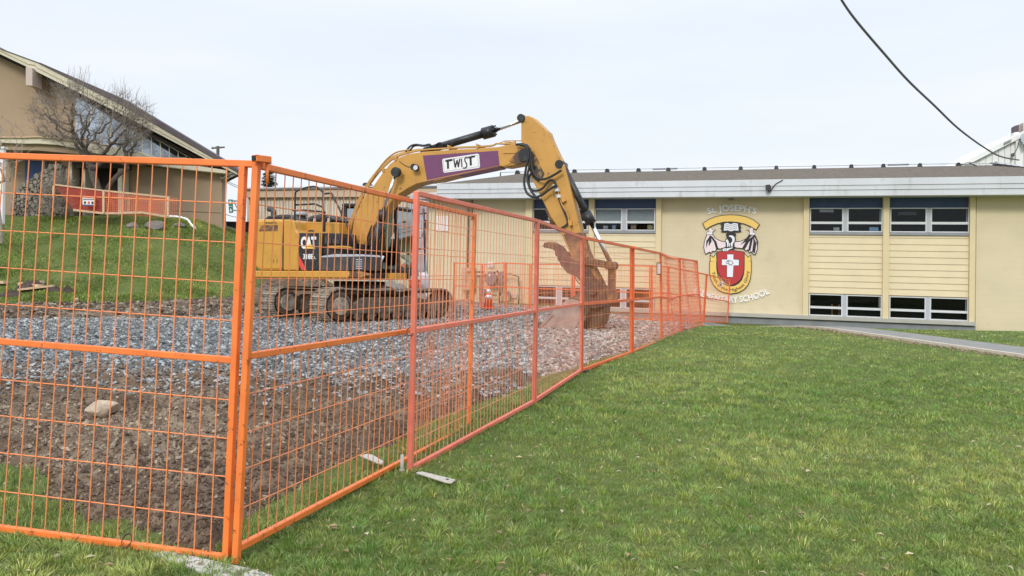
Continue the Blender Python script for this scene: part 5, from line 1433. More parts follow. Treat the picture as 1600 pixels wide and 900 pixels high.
# coupler clamped over the two corner posts
c0, c1 = W(402, 248, 3.43), W(418, 251, 3.50)
t = thing('fence_coupler', c0, 'square orange saddle clamp over the two corner posts', 'fence clamp')
top = TL1 + (TL1 - BL1).normalized() * 0.045
cA, cB = W(397, 247, 3.40), W(420.5, 250, 3.47)
bar('saddle', cA, cB, 0.036, 0.030, M['orange'], t, Vector((0, 0, 1)), 0.003)
pA, pB = W(417, 252, 3.46), W(418, 286, 3.46)
tube('pin', [pA, pB], 0.0075, M['orange'], t, 8)
mesh('hollow_end', *bar_geo(cA + (cA - cB).normalized() * 0.001 - Vector((0,0,0.0)), cA + (cA - cB).normalized() * 0.003, 0.026, 0.022, Vector((0,0,1))), M['ink'], t)
for i, (px, py, D, lab) in enumerate([(989, 386, 13.25, 'square clamp on the tall double post right of the bucket')]):
    t = thing('fence_coupler', W(px, py, D), lab, 'fence clamp')
    bar('saddle', W(984.5, 386, D), W(993.5, 386.5, D), 0.06, 0.035, M['orange_red'], t, Vector((0, 0, 1)), 0.004)
    bar('sleeve', W(985.5, 388, D), W(985.5, 552, D), 0.035, 0.035, M['orange_red'], t, None, 0.003)
# foot plates
def wedge(name, pts, h, m, label, cat, group=None, dz=0.02, parts=None):
    P = [ghit(*p) for p in pts]
    base = sum(P, Vector()) / len(P)
    t = thing(name, base, label, cat, group)
    zt = max(gz1(p.x, p.y) for p in P) + dz
    slab('plate', [Vector((p.x, p.y, zt + (p - base).y * 0.0)) for p in P], Vector((0, 0, -h)), m, t, 0.003)
    return t, zt, base
t, zt, bb = wedge('base_slab', [(238, 868), (262, 864), (395, 893), (430, 904), (380, 925), (330, 902)], 0.05, M['slab'], 'dirty pale concrete slab under the corner posts', 'ground plate', 'ground plates under the fence', 0.012)
t, zt, bb = wedge('stabiliser_plate', [(650, 747), (659, 745), (712, 758), (705, 763.5), (696, 762)], 0.010, M['plate'], 'tapered galvanised foot plate with a hole, lying on the lawn', 'ground plate', 'ground plates under the fence', 0.035)
p = ghit(699, 758); tube('bolt_hole', [Vector((p.x, p.y, zt + 0.0005)), Vector((p.x, p.y, zt + 0.002))], 0.011, M['ink'], t, 10)
t, zt, bb = wedge('stabiliser_plate', [(562, 725), (574, 722.5), (582, 724), (600, 735), (596, 739), (588, 737)], 0.010, M['plate'], 'tapered galvanised foot plate lying on the soil inside the fence', 'ground plate', 'ground plates under the fence', 0.06)
p = ghit(628, 738); q = Vector((p.x, p.y, 0))
t = thing('fence_pin', Vector((p.x, p.y, gz1(p.x, p.y))), 'bare steel spigot sticking up beside the faded post', 'steel pin')
tube('rod', [Vector((p.x, p.y, gz1(p.x, p.y) - 0.05)), Vector((p.x, p.y, gz1(p.x, p.y) + 0.115))], 0.011, M['plate'], t, 10)
tube('collar', [Vector((p.x, p.y, gz1(p.x, p.y) + 0.0)), Vector((p.x, p.y, gz1(p.x, p.y) + 0.02))], 0.017, M['plate'], t, 10)
t, zt, bb = wedge('stabiliser_plate', [(893, 582), (912, 580), (921, 582.5), (905, 584.5)], 0.012, M['ink'], 'dark foot plate at the lawn edge under the orange post', 'ground plate', 'ground plates under the fence', 0.03)
# wire ties twisted round the rails
for k_, (px, py, D, lab) in enumerate([(198, 846, 3.57, 'rusty wire tie on the bottom rail of the near panel'), (641, 519, 5.02, 'dark wire tie on the mid rail at the faded post')]):
    p = W(px, py, D)
    pts = [p + Vector((0.022 * math.cos(a), 0.012 * math.sin(a) * 1.6, 0.026 * math.sin(a) + 0.004 * a / 6)) for a in np.linspace(0, 12, 26)]
    tag(tube('wire_tie', smooth_path(pts, 2), 0.0022, M['rust'], None, 5, base=p), lab, 'wire tie', 'wire ties')
# pale tag hanging on the netted panel's post
pa = W(1029, 419.5, 16.05)
t = thing('tag_board', pa, 'slim pale tag board with dark edge hung on the netted fence post', 'tag')
slab('board', [W(1026, 410, 16.1), W(1032, 410.3, 16.0), W(1032, 429.5, 16.0), W(1026, 429.2, 16.1)], Vector((0, 0.03, 0)), M['ink'], t)
slab('face', [W(1027.2, 411.5, 16.05), W(1031.7, 411.7, 15.96), W(1031.7, 428, 15.96), W(1027.2, 427.8, 16.05)], Vector((0, 0.02, 0)), M['white'], t)
t = thing('notice', W(1126, 444, 31.0), 'small white notice tied to the fence in front of the crest scroll', 'notice')
slab('sheet', [W(1123.5, 440, 30.9), W(1129, 440.5, 30.8), W(1129, 448.5, 30.8), W(1123.5, 448, 30.9)], Vector((0, .01, 0)), M['white'], t)
for r_ in range(3): slab('print', [W(1124.3, 441.5 + r_ * 2.2, 30.85), W(1128.2, 441.8 + r_ * 2.2, 30.75), W(1128.2, 442.7 + r_ * 2.2, 30.75), W(1124.3, 442.4 + r_ * 2.2, 30.85)], Vector((0, .004, 0)), M['ink'], t)

# ================================================================== EXCAVATOR
def build_excavator():
    EP = Plane(W(560, 400, 20.8), R(22))
    h = EP.hit
    base = h(560, 495, 0); base.z = 0.05
    t = thing('excavator', base, 'yellow tracked excavator with purple banded boom parked on the gravel', 'excavator')
    Y, YC, K, DG = M['yellow'], M['yellow_clean'], M['black'], M['dark_grey']
    # ---------------- tracks
    HD = R(46)
    td = Vector((math.cos(HD), math.sin(HD), 0)); tn = Vector((math.sin(HD), -math.cos(HD), 0))   # tn towards the camera
    c0 = W(532, 480, 18.6); c0.z = 0.48
    RADT, LEN = 0.405, 3.25
    def track(origin, side):
        # path of the shoe belt, centre line (along td, z)
        P = []
        for k in range(13):
            a = math.pi / 2 + math.pi * k / 12; P.append((RADT * math.cos(a), RADT * math.sin(a)))
        P += [(LEN * s, -RADT) for s in (0.2, 0.5, 0.8)]
        for k in range(13):
            a = -math.pi / 2 + math.pi * k / 12; P.append((LEN + RADT * 0.95 * math.cos(a), RADT * 0.95 * math.sin(a)))
        for s in (0.85, 0.65, 0.5, 0.35, 0.15): P.append((LEN * s, RADT - 0.05 * math.sin(math.pi * s) + (0.03 if s == .5 else 0)))
        P.append(P[0])
        seg = [math.dist(P[i], P[i + 1]) for i in range(len(P) - 1)]; tot = sum(seg); n = 49
        hw = 0.35
        sv_, sf = [], []
        # one shoe: plate with three grousers; local x along belt, y across, z outward
        g = [bar_geo(Vector((-0.088, 0, 0.008)), Vector((0.088, 0, 0.008)), hw * 2, 0.018, Vector((0, 0, 1)))]
        for gx_ in (-0.07, 0.0, 0.07): g.append(bar_geo(Vector((gx_, -hw, 0.028)), Vector((gx_, hw, 0.028)), 0.016, 0.026, Vector((0, 0, 1))))
        V, Fs = join(g); me = bpy.data.meshes.new('track_shoe'); me.from_pydata([tuple(v) for v in V], [], Fs); me.materials.append(M['track'])
        cen = origin - tn * hw
        holder = bpy.data.objects.new('track', None); COL.objects.link(holder); holder.parent = t; WL[holder.name] = wloc(t)
        for i in range(n):
            s = tot * i / n; k = 0
            while s > seg[k]: s -= seg[k]; k += 1
            u = s / seg[k]; ax, az = P[k]; bx, bz = P[k + 1]
            px_, pz_ = ax + (bx - ax) * u, az + (bz - az) * u
            L_ = math.hypot(bx - ax, bz - az); tx, tz = (bx - ax) / L_, (bz - az) / L_
            X = td * tx + Vector((0, 0, tz)); Z = Vector((0, 0, -tx)) + td * tz; Z = Z.normalized()
            if (td * (px_ - (0 if px_ < LEN / 2 else LEN)) + Vector((0, 0, pz_))).dot(Z) < 0: Z = -Z
            Yv = Z.cross(X)
            p = cen + td * px_ + Vector((0, 0, pz_)) - wloc(holder)
            o = bpy.data.objects.new('track_shoe', me); COL.objects.link(o); o.parent = holder
            o.matrix_local = Matrix(((X.x, Yv.x, Z.x, p.x), (X.y, Yv.y, Z.y, p.y), (X.z, Yv.z, Z.z, p.z), (0, 0, 0, 1)))
        # inner chain
        cp = [cen + td * (x if 0 < x < LEN else (x * .88 if x <= 0 else LEN + (x - LEN) * .88)) + Vector((0, 0, z * .86)) for x, z in P[:-1]]
        g = join([bar_geo(cp[i] + tn * o_, cp[(i + 1) % len(cp)] + tn * o_, 0.05, 0.07, tn) for i in range(len(cp)) for o_ in (-0.1, 0.1)])
        mesh('track_chain', g[0], g[1], M['trackframe'], holder)
        # frame beam: sloping top
        fo = origin + tn * (-0.06)
        out = [(0.30, -0.22), (0.42, 0.05), (0.7, 0.20), (LEN - 1.0, 0.20), (LEN - 0.5, 0.13), (LEN - 0.05, 0.10), (LEN - 0.05, -0.16), (LEN - 0.4, -0.22)]
        slab('track_frame', [fo + td * x + Vector((0, 0, z)) for x, z in out], -tn * 0.5, M['trackframe'], holder, 0.02)
        slab('frame_rib', [fo + tn * 0.025 + td * x + Vector((0, 0, z)) for x, z in [(0.5, -0.20), (0.5, -0.12), (LEN - 0.3, -0.08), (LEN - 0.3, -0.14)]], -tn * 0.05, M['trackframe'], holder, 0.008)
        # final drive and idler
        sp = origin + tn * (-0.10)
        disc('drive_sprocket', sp, tn, 0.335, 0.14, M['trackframe'], holder, 28)
        disc('final_drive', sp + tn * 0.09, tn, 0.215, 0.09, M['track'], holder, 24)
        g = join([tube_geo([sp + tn * 0.06 + td * (0.275 * math.cos(a)) + Vector((0, 0, 0.275 * math.sin(a))), sp + tn * 0.10 + td * (0.275 * math.cos(a)) + Vector((0, 0, 0.275 * math.sin(a)))], 0.022, 6) for a in np.linspace(0, 2 * math.pi, 17)[:-1]])
        mesh('sprocket_bolts', g[0], g[1], M['rust'], holder, kind='stuff')
        disc('idler_wheel', origin + tn * (-0.22) + td * LEN, tn, 0.33, 0.16, M['trackframe'], holder, 24)
        for k in range(7):
            disc('track_roller', origin + tn * (-0.14) + td * (0.55 + k * 0.40) + Vector((0, 0, -0.265)), tn, 0.105, 0.2, M['trackframe'], holder, 14)
        for k in (1.1, 2.2):
            disc('carrier_roller', origin + tn * (-0.16) + td * k + Vector((0, 0, 0.285)), tn, 0.075, 0.18, M['trackframe'], holder, 12)
        return holder
    track(c0, 1)
    track(c0 - tn * 2.45, -1)
    # lumps of soil lying on the frame, and the undercarriage body
    uc = c0 - tn * 1.55 + td * (LEN / 2)
    box('undercarriage', (uc.x, uc.y, 0.62), (1.9, 1.5, 0.34), M['trackframe'], t, HD, 0.05)
    tube('slew_ring', [Vector((uc.x, uc.y, 0.76)), Vector((uc.x, uc.y, 1.06))], 0.68, K, t, 32)
    # ---------------- upper body (near side face lies 1.30 m towards the camera from the boom plane)
    NS = 1.28
    prism('revolving_deck', [(398, 424), (398, 435), (560, 437), (566, 435), (566, 426)], EP, NS - 0.06, -1.25, K, t, 0.02)
    prism('deck_skirt', [(397, 423), (394.5, 429), (397, 433.5), (544, 434.5), (546, 428.5), (544, 423.5)], EP, NS + 0.05, NS - 0.10, YC, t, 0.025)
    prism('skirt_end', [(545.5, 424), (546.5, 434), (566, 434.2), (570, 431), (570, 426), (564, 424)], EP, NS + 0.03, NS - 0.12, M['worn_yellow'], t, 0.015)
    tube('tow_pin', [h(570, 429, NS - .02), h(580, 429, NS - .02)], 0.035, M['worn_yellow'], t, 10)
    cw = prism('counterweight', [(395, 352), (397, 345), (400, 342.5), (441.5, 342.5), (441.5, 422.5), (404, 422.5), (397, 415), (394, 405)], EP, NS, -NS, YC, t, 0.07)
    prism('counterweight_recess', [(407, 352), (434, 351.5), (433.5, 361), (404.5, 361.5)], EP, NS + 0.004, NS - 0.01, M['worn_yellow'], cw, 0.0)
    prism('seam', [(441.4, 343), (442.6, 343), (442.2, 422), (441, 422)], EP, NS + 0.003, NS - 0.12, M['ink'], t)
    prism('side_panel', [(442.6, 343), (455, 343), (459.5, 346), (461, 353), (462, 359), (466.5, 364), (466.5, 422.5), (442.2, 422.5)], EP, NS, 0.3, YC, t, 0.03)
    prism('black_panel', [(466.8, 364), (498.5, 364), (498.5, 422.5), (466.8, 422.5)], EP, NS - 0.005, 0.4, K, t, 0.012)
    prism('panel_edge', [(498.7, 364), (500.2, 364), (500.2, 422.5), (498.7, 422.5)], EP, NS + 0.006, NS - .05, YC, t)
    prism('red_flash', [(466.9, 399), (466.9, 413), (471.5, 422), (479, 422)], EP, NS + 0.003, NS - 0.004, M['red_dec'], t)
    prism('valve_cabinet', [(500.4, 364), (530, 364.5), (531, 370), (533, 399), (500.4, 399)], EP, NS - 0.10, 0.4, K, t, 0.015)
    for k_ in range(4):
        prism('valve_block', [(507 + k_ * 6, 371 + k_ * 1.2), (511 + k_ * 6, 371 + k_ * 1.2), (511 + k_ * 6, 381), (507 + k_ * 6, 381)], EP, NS + 0.0, NS - 0.12, DG, t, 0.01)
    prism('step_tread', [(511.5, 384), (536, 384), (541, 387), (511.5, 386.8)], EP, NS + 0.02, NS - 0.3, YC, t, 0.006)
    tb_ = prism('tool_box', [(500.4, 401.5), (522, 397.8), (566, 398.5), (568.5, 402), (568.5, 423), (500.4, 423)], EP, NS - 0.0, 0.5, DG, t, 0.02)
    prism('tool_box_lid', [(502, 400.2), (522, 397.0), (567, 397.6), (569, 400.8), (502, 402.4)], EP, NS + 0.02, 0.5, M['mullion'], t, 0.01)
    prism('box_divider', [(545.5, 401), (547, 401), (547, 423), (545.5, 423)], EP, NS + 0.012, NS - .02, K, t)
    for k_ in range(5): prism('step_slot', [(556, 405 + k_ * 3.4), (565.5, 405 + k_ * 3.4), (565.5, 406.4 + k_ * 3.4), (556, 406.4 + k_ * 3.4)], EP, NS + 0.012, NS - .02, M['mullion'], t)
    # engine hood in the middle, exhaust, yellow wall
    prism('engine_hood', [(461.5, 346), (529, 347.5), (530, 366), (461.5, 366)], EP, 0.75, -0.6, YC, t, 0.03)
    prism('engine_cover', [(412, 343), (418, 337.5), (440, 335), (452, 335), (457, 338), (462, 342.5), (462, 346), (412, 345)], EP, 0.7, -0.9, DG, t, 0.04)
    for k_ in range(7): prism('cover_slot', [(419 + k_ * 4.6, 339.3), (422.4 + k_ * 4.6, 338.9), (422.4 + k_ * 4.6, 341), (419 + k_ * 4.6, 341.4)], EP, 0.715, 0.68, M['ink'], t)
    tube('exhaust_pipe', smooth_path([h(427, 338, 0.1), h(427.5, 331, 0.1), h(425, 327.5, 0.1), h(419.5, 326.6, 0.1)], 4), 0.075, DG, t, 12)
    tube('air_intake', [h(471, 347, 0.2), h(471, 336, 0.2)], 0.12, DG, t, 16); disc('intake_cap', h(471, 334, 0.2), Vector((0, 0, 1)), 0.19, 0.10, M['mullion'], t, 16)
    prism('rear_housing', [(478, 346), (484, 336.5), (500, 334), (520, 337), (526, 345)], EP, 0.4, -0.5, DG, t, 0.06)
    for px_ in (491, 504, 513): tube('lamp_housing', [h(px_, 344, 0.62), h(px_, 344, 0.50)], 0.075, K, t, 14); disc('lamp_lens', h(px_, 344, 0.63), EP.n, 0.055, 0.01, M['frame'], t, 14)
    # handrails
    hr = 0.025
    def rail(pts, off=NS - 0.12, k=4): tube('handrail', smooth_path([h(x, y, off) for x, y in pts], k), hr, K, t, 8)
    rail([(460.5, 349), (461, 320), (461.5, 303), (464, 298.5), (481, 292.6), (494, 292), (503, 299), (505, 305), (505, 362)])
    rail([(461.5, 320), (485, 319), (493, 319), (504.5, 324)], k=2)
    rail([(457, 328.5), (463, 329), (478, 328.5), (492, 330), (506, 331)], k=2)
    rail([(505.5, 303), (517, 302), (520, 306), (532, 330), (545, 358), (552, 374), (556, 396), (557, 420)])
    prism('rail_post', [(502.5, 330), (506.8, 330), (506.8, 362), (502.5, 362)], EP, NS - 0.08, NS - .14, K, t, 0.004)
    rail([(483, 362), (484, 360.5), (489, 360.5), (490, 362)], NS + 0.03, 2)
    # ---------------- cab on the far side
    CN, CF = -0.32, -1.32
    cab = prism('cab_roof', [(533.5, 318.5), (536, 317.2), (606, 319.5), (622, 322.5), (624, 325.5), (533.5, 323)], EP, CN + 0.02, CF - 0.02, K, t, 0.03)
    prism('cab_rear_wall', [(533.5, 323), (541, 323), (541, 424), (531, 424), (529.5, 362)], EP, CN, CF, K, t, 0.02)
    prism('cab_floor', [(533, 418), (626, 421), (626, 431), (533, 430)], EP, CN, CF, K, t, 0.02)
    for nm, pts in (('cab_post', [(566, 322), (569.5, 322), (569.5, 424), (566, 424)]), ('cab_post', [(614, 323), (618, 323), (624, 424), (619, 424)])):
        prism(nm, pts, EP, CN, CN - 0.09, K, t, 0.01)
    for x_ in (566, 619): prism('cab_far_post', [(x_, 323), (x_ + 3, 323), (x_ + 3, 424), (x_, 424)], EP, CF + .09, CF, K, t, 0.01)
    prism('side_window', [(541.5, 326), (565.5, 326), (565.5, 362), (541.5, 362)], EP, CN - 0.03, CN - 0.04, M['cab_glass'], t)
    prism('lower_side_panel', [(541, 363), (566, 363), (566, 424), (541, 424)], EP, CN - 0.01, CN - 0.05, K, t, 0.01)
    prism('side_window', [(570, 326), (613.5, 326), (619, 422), (570, 422)], EP, CN - 0.03, CN - 0.04, M['cab_glass'], t)
    # windscreen (faces forward, turned a little to the camera)
    a0, a1 = h(648, 324, CN), h(648, 424, CN); w_ = -EP.n * 1.0
    pa, pb = h(619.5, 326, CN - .02), h(643, 327, CN - .02)
    q_ = [h(619, 326, CN - .08), h(619, 326, CN - .08) - EP.n * 0.86, h(624, 395, CN - .08) - EP.n * 0.86, h(624, 395, CN - .08)]
    slab('front_window', q_, EP.d * 0.012, M['cab_glass'], t)
    q_ = [h(624, 397.5, CN - .08), h(624, 397.5, CN - .08) - EP.n * 0.86, h(625, 415, CN - .08) - EP.n * 0.86, h(625, 422, CN - .22) - EP.n * 0.5, h(625, 422, CN - .22), h(625, 415, CN - .08)]
    slab('lower_window', q_, EP.d * 0.012, M['cab_glass'], t)
    prism('seat', [(575, 402), (575, 366), (581, 352), (588, 352), (591, 396), (606, 397), (606, 410), (575, 410)], EP, -0.6, -1.05, DG, t, 0.05)
    prism('control_console', [(604, 398), (612, 372), (618, 372), (617, 415), (604, 415)], EP, -0.5, -0.7, K, t, 0.02)
    # windscreen side and guard rails beyond the cab, mirror
    prism('windscreen_post', [(632, 324), (636, 323.5), (641, 425), (637, 426)], EP, -1.0, -1.10, K, t, 0.01)
    tube('wiper', [h(645, 330, CN + .03), h(647, 380, CN + .03)], 0.012, K, t, 6)
    prism('mirror', [(661.5, 343), (668, 343.5), (668.5, 358), (662, 358.5)], EP, -0.9, -0.96, DG, t, 0.02)
    tube('mirror_arm', [h(645, 372, -0.5), h(658, 372, -0.9), h(664, 357, -0.93)], 0.015, K, t, 6)
    for y_ in (335, 390):
        tube('guard_bar', [h(648, y_, -0.9), h(668, y_ - 2, -0.9)], 0.02, K, t, 6)
    tube('guard_bar', [h(662, 326, -0.9), h(665, 424, -0.9)], 0.03, K, t, 6)
    prism('boom_bracket', [(545, 392), (556, 380), (584, 384), (596, 420), (590, 434), (545, 434)], EP, 0.32, 0.26, K, t, 0.01)
    prism('boom_bracket', [(545, 392), (556, 380), (584, 384), (596, 420), (590, 434), (545, 434)], EP, -0.26, -0.32, K, t, 0.01)
    prism('front_step', [(598, 427), (615, 426.5), (615, 437), (598, 437)], EP, 0.1, -0.6, YC, t, 0.02)
    for k_ in range(6):
        x_ = 577 + k_ * 4
        tube('hydraulic_hose', smooth_path([h(x_ + 4, 352 + 5 * (k_ % 3), 0.3 - .05 * k_), h(x_ - 4, 375, 0.38), h(x_ - 9 + k_, 400, 0.3), h(x_ - 2, 422, 0.25)], 4), 0.022, M['rubber'], t, 7)
    for k_ in range(3): tube('hose_fitting', [h(580 + k_ * 7, 412, 0.42), h(585 + k_ * 7, 400, 0.42)], 0.03, M['frame'], t, 8)
    # ---------------- boom
    bo, bi = 0.23, -0.23
    boom = prism('boom', [(545, 394), (549, 372), (552.5, 345), (559, 327), (566, 312), (574, 300), (583, 291), (596, 272), (609, 256), (622, 246.5), (637, 240.5), (660, 237), (695, 234.5), (730, 232.5), (777, 229.5), (800, 225), (812, 224), (820, 227), (825, 234), (826, 244), (821, 252), (810, 257), (790, 260.5), (780, 259.5), (740, 268), (707, 276), (684, 282), (665, 284), (650, 287.5), (636, 295), (622, 304), (605, 323), (592, 341), (581, 358), (573, 374), (566, 390), (560, 397), (550, 398)], EP, bo, bi, Y, t, 0.02)
    prism('purple_band', [(660.5, 243), (778, 235.5), (780.5, 258), (667, 281.3)], EP, bo + 0.004, bo - 0.002, M['purple'], boom)
    prism('purple_band', [(666.5, 282.8), (779.5, 259.9), (780, 260.6), (667, 284)], EP, bo + 0.001, bi - 0.001, M['purple'], boom)
    prism('name_board', [(691, 250), (692.5, 248), (746, 240), (748.5, 241.5), (750, 260), (748.5, 262.3), (694.5, 270), (692.5, 268.5)], EP, bo + 0.008, bo + 0.003, M['white'], boom)
    for (a, b) in (((693, 250.3), (746.5, 242.2)), ((693.8, 268), (748, 260.2)), ((693, 250.3), (693.8, 268)), ((746.5, 242.2), (748, 260.2))):
        pa, pb = h(*a, bo + .009), h(*b, bo + .009)
        bar('board_line', pa, pb, 0.006, 0.002, M['ink'], boom, EP.n)
    # letters T W I S T, each with its own tilt and height
    def stroke(name, pts, w, m, par, off=bo + 0.012):
        P = [h(x, y, off) for x, y in pts]
        g = join([bar_geo(P[i] - (P[i+1]-P[i]).normalized() * 0.004, P[i + 1] + (P[i+1]-P[i]).normalized() * 0.004, w, 0.006, EP.n) for i in range(len(P) - 1)])
        # widths lie in the plane: bar_geo puts w across the picture plane normal
        return mesh(name, g[0], g[1], m, par)
    def Zr(x, y): return (560 + x * 0.1875, 170 + y * 0.1875)
    stroke('letter_t', [Zr(727, 436), Zr(782, 426)], 0.045, M['ink'], boom); stroke('letter_t', [Zr(745, 434), Zr(747, 497)], 0.055, M['ink'], boom, bo + .0135)
    stroke('letter_w', [Zr(795, 420), Zr(807, 487), Zr(822, 428), Zr(833, 484), Zr(844, 418)], 0.034, M['ink'], boom)
    stroke('letter_i', [Zr(858, 415), Zr(863, 485)], 0.034, M['ink_purple'], boom)
    sp_ = [(911, 410), (899, 405), (888, 412), (885, 427), (893, 443), (903, 460), (903, 480), (891, 494), (873, 493)]
    stroke('letter_s', [Zr(*p) for p in sp_], 0.030, M['ink'], boom)
    stroke('letter_t', [Zr(916, 408), Zr(970, 396)], 0.040, M['ink'], boom); stroke('letter_t', [Zr(934, 404), Zr(937, 470)], 0.055, M['ink'], boom, bo + .0135)
    # oil stain plate and reinforcement at the boom nose
    disc('nose_pin', h(820, 243, bo + 0.05), EP.n, 0.15, 0.12, K, boom, 22)
    prism('nose_plate', [(795, 252), (812, 232), (822, 231), (827, 243), (822, 253), (808, 257)], EP, bo + 0.03, bo, M['worn_yellow'], boom, 0.01)
    prism('nose_gusset', [(786, 238), (806, 237.5), (806, 239), (786, 239.6)], EP, bo + 0.02, bo, Y, boom); prism('nose_gusset', [(788, 257), (806, 247.5), (807, 249.5), (792, 258)], EP, bo + 0.02, bo, Y, boom)
    # pipes along the top of the boom
    def pipe(pts, off, r=0.022, m=None): tube('hydraulic_pipe', smooth_path([h(x, y, off) for x, y in pts], 4), r, m or M['pipe_yellow'], boom, 7)
    for j, o_ in enumerate((0.20, 0.10, 0.0, -0.12)):
        dx, dy = -1.0 * j, -0.9 * j
        pipe([(541 + dx, 395), (545 + dx, 372), (551 + dx, 347 + dy), (560 + dx, 322 + dy), (572 + dx, 298 + dy), (584 + dx, 280 + dy), (599 + dx, 262 + dy), (617 + dx, 247 + dy), (640, 238.5 + dy), (665, 234.2 + dy * .5), (710, 231.4 + dy * .3), (765, 228.4 + dy * .2), (776, 224.5), (792, 225), (806, 224.6 - j)], o_, 0.022)
    pipe([(578, 287), (596, 258), (617, 239), (640, 234)], 0.26, 0.02)
    for x_, y_ in ((574, 298), (598, 268), (617, 250), (700, 232), (745, 229.8)):
        prism('pipe_clamp', [(x_ - 1.5, y_ - 6), (x_ + 2.5, y_ - 4), (x_ + 2.5, y_ + 1.5), (x_ - 1.5, y_ + 1)], EP, 0.25, -0.2, M['pipe_yellow'], boom, 0.01)
    prism('pipe_manifold', [(788, 221), (797, 220.6), (797.5, 231), (788, 231)], EP, 0.2, -0.2, M['pipe_yellow'], boom, 0.02)
    tube('thin_pipe', [h(774, 226, 0.1), h(790, 220, 0.1), h(822, 220, 0.1)], 0.012, M['pipe_yellow'], boom, 6)
    # work lamp
    disc('work_lamp', h(648, 261.5, bo + 0.10), EP.n, 0.085, 0.16, K, boom, 18); disc('lamp_glass', h(649.3, 262, bo + 0.185), EP.n, 0.062, 0.02, M['frame'], boom, 16)
    tube('lamp_wire', smooth_path([h(x, y, bo + 0.01) for x, y in ((624, 252), (632, 258), (640, 261), (645, 257))], 3), 0.008, M['rubber'], boom, 5)
    # boom cylinders (both sides)
    for s_ in (0.42, -0.42):
        disc('cylinder_eye', h(619, 269, s_ + (.03 if s_ > 0 else 0)), EP.n, 0.125, 0.12, K, t, 18)
        tube('boom_cylinder_rod', [h(619, 270, s_), h(596.5, 334, s_)], 0.042, M['chrome'], t, 12)
        tube('boom_cylinder', [h(597.5, 331, s_), h(574, 424, s_)], 0.088, K, t, 16)
        tube('cylinder_gland', [h(599, 329, s_), h(595, 343, s_)], 0.115, K, t, 16)
    # ---------------- stick
    so, si = 0.18, -0.18
    stick = prism('stick', [(814, 186), (819, 182), (825, 180.5), (833, 183.5), (840, 190), (856, 205.5), (860, 217), (872, 243), (880, 256), (888, 283), (897, 318), (907, 362), (915, 388), (925, 415), (938, 440), (946, 452), (942, 461), (930, 463), (920, 456), (912, 440), (905, 425), (895, 405), (885, 384), (874, 360), (861, 340), (850, 318), (841, 300), (832, 281), (826, 266), (816, 236), (814, 217)], EP, so, si, Y, t, 0.02)
    prism('stick_wear', [(880, 366), (908, 363), (916, 389), (926, 416), (939, 441), (944, 452), (932, 460), (921, 452), (912, 437), (896, 403)], EP, so + 0.012, si - 0.012, M['worn_yellow'], stick, 0.008)
    prism('stick_rib', [(856, 206), (858.5, 208.5), (882, 262), (893, 305), (902, 350), (900, 352), (889, 306), (879, 264)], EP, so + 0.016, so, Y, stick)
    for x_, y_, s1 in ((838, 275, 7.5), (836, 258, 5)):   # oily patch below the pivot
        pass
    prism('grease_patch', [(826, 262), (827, 240), (833, 236), (840, 248), (846, 262), (851, 272), (847, 280), (841, 285), (835, 281)], EP, so + 0.003, so - 0.002, mat('grease', (0.05, 0.045, 0.045), 0.45, 0.4, 8, dirt=(0.45, 0.24, 0.05), dirt_amt=0.9, dirt_scale=6, dirt_lo=0.52, dirt_hi=0.66), stick)
    disc('stick_pin', h(819, 187, 0), EP.n, 0.095, 0.50, K, stick, 18)
    disc('pivot_boss', h(825, 243, so + 0.03), EP.n, 0.10, 0.06, K, stick, 18)
    # stick cylinder above the boom
    tube('stick_cylinder', [h(664, 236, 0), h(764, 206.5, 0)], 0.098, K, t, 18)
    tube('stick_cylinder_gland', [h(755, 209, 0), h(771.5, 204.5, 0)], 0.150, K, t, 20)
    g = join([tube_geo([h(770.5, 204.8, 0) + (EP.n * math.cos(a) + Vector((0, 0, 1)) * math.sin(a)) * 0.115, h(774.5, 203.7, 0) + (EP.n * math.cos(a) + Vector((0, 0, 1)) * math.sin(a)) * 0.115], 0.02, 6) for a in np.linspace(0, 2 * math.pi, 9)[:-1]])
    mesh('gland_bolts', g[0], g[1], K, t, kind='stuff')
    tube('stick_cylinder_rod', [h(771, 204.5, 0), h(817, 188, 0)], 0.046, M['chrome'], t, 12)
    prism('cylinder_bracket', [(654, 239), (660, 233), (667, 231.5), (671, 236), (668, 239)], EP, 0.16, -0.16, K, t, 0.02)
    tube('cylinder_port', smooth_path([h(678, 231, 0.1), h(682, 225.5, 0.1), h(688, 223, 0.1), h(693, 226.5, 0.1)], 3), 0.02, M['rubber'], t, 7)
    for j in range(2):
        tube('hydraulic_hose', smooth_path([h(634 + j * 5, 237 + j, 0.12 - j * .1), h(641 + j * 4, 228.5 + j, 0.12 - j * .1), h(650 + j * 2, 225.8 + j * 1.5, 0.1), h(662, 227.2 + j, 0.1), h(671, 225.5 + j, 0.1), h(674, 229, 0.1)], 4), 0.024, M['rubber'], t, 7)
    # bucket cylinder on the front of the stick
    disc('cylinder_eye', h(877.5, 258, 0), EP.n, 0.10, 0.42, K, t, 16)
    tube('bucket_cylinder', [h(879, 258, 0), h(921, 343, 0)], 0.082, K, t, 16)
    tube('bucket_cylinder_gland', [h(915.5, 332, 0), h(924, 349, 0)], 0.125, K, t, 18)
    tube('bucket_cylinder_rod', [h(922.5, 346, 0), h(953, 409, 0)], 0.055, M['chrome'], t, 12)
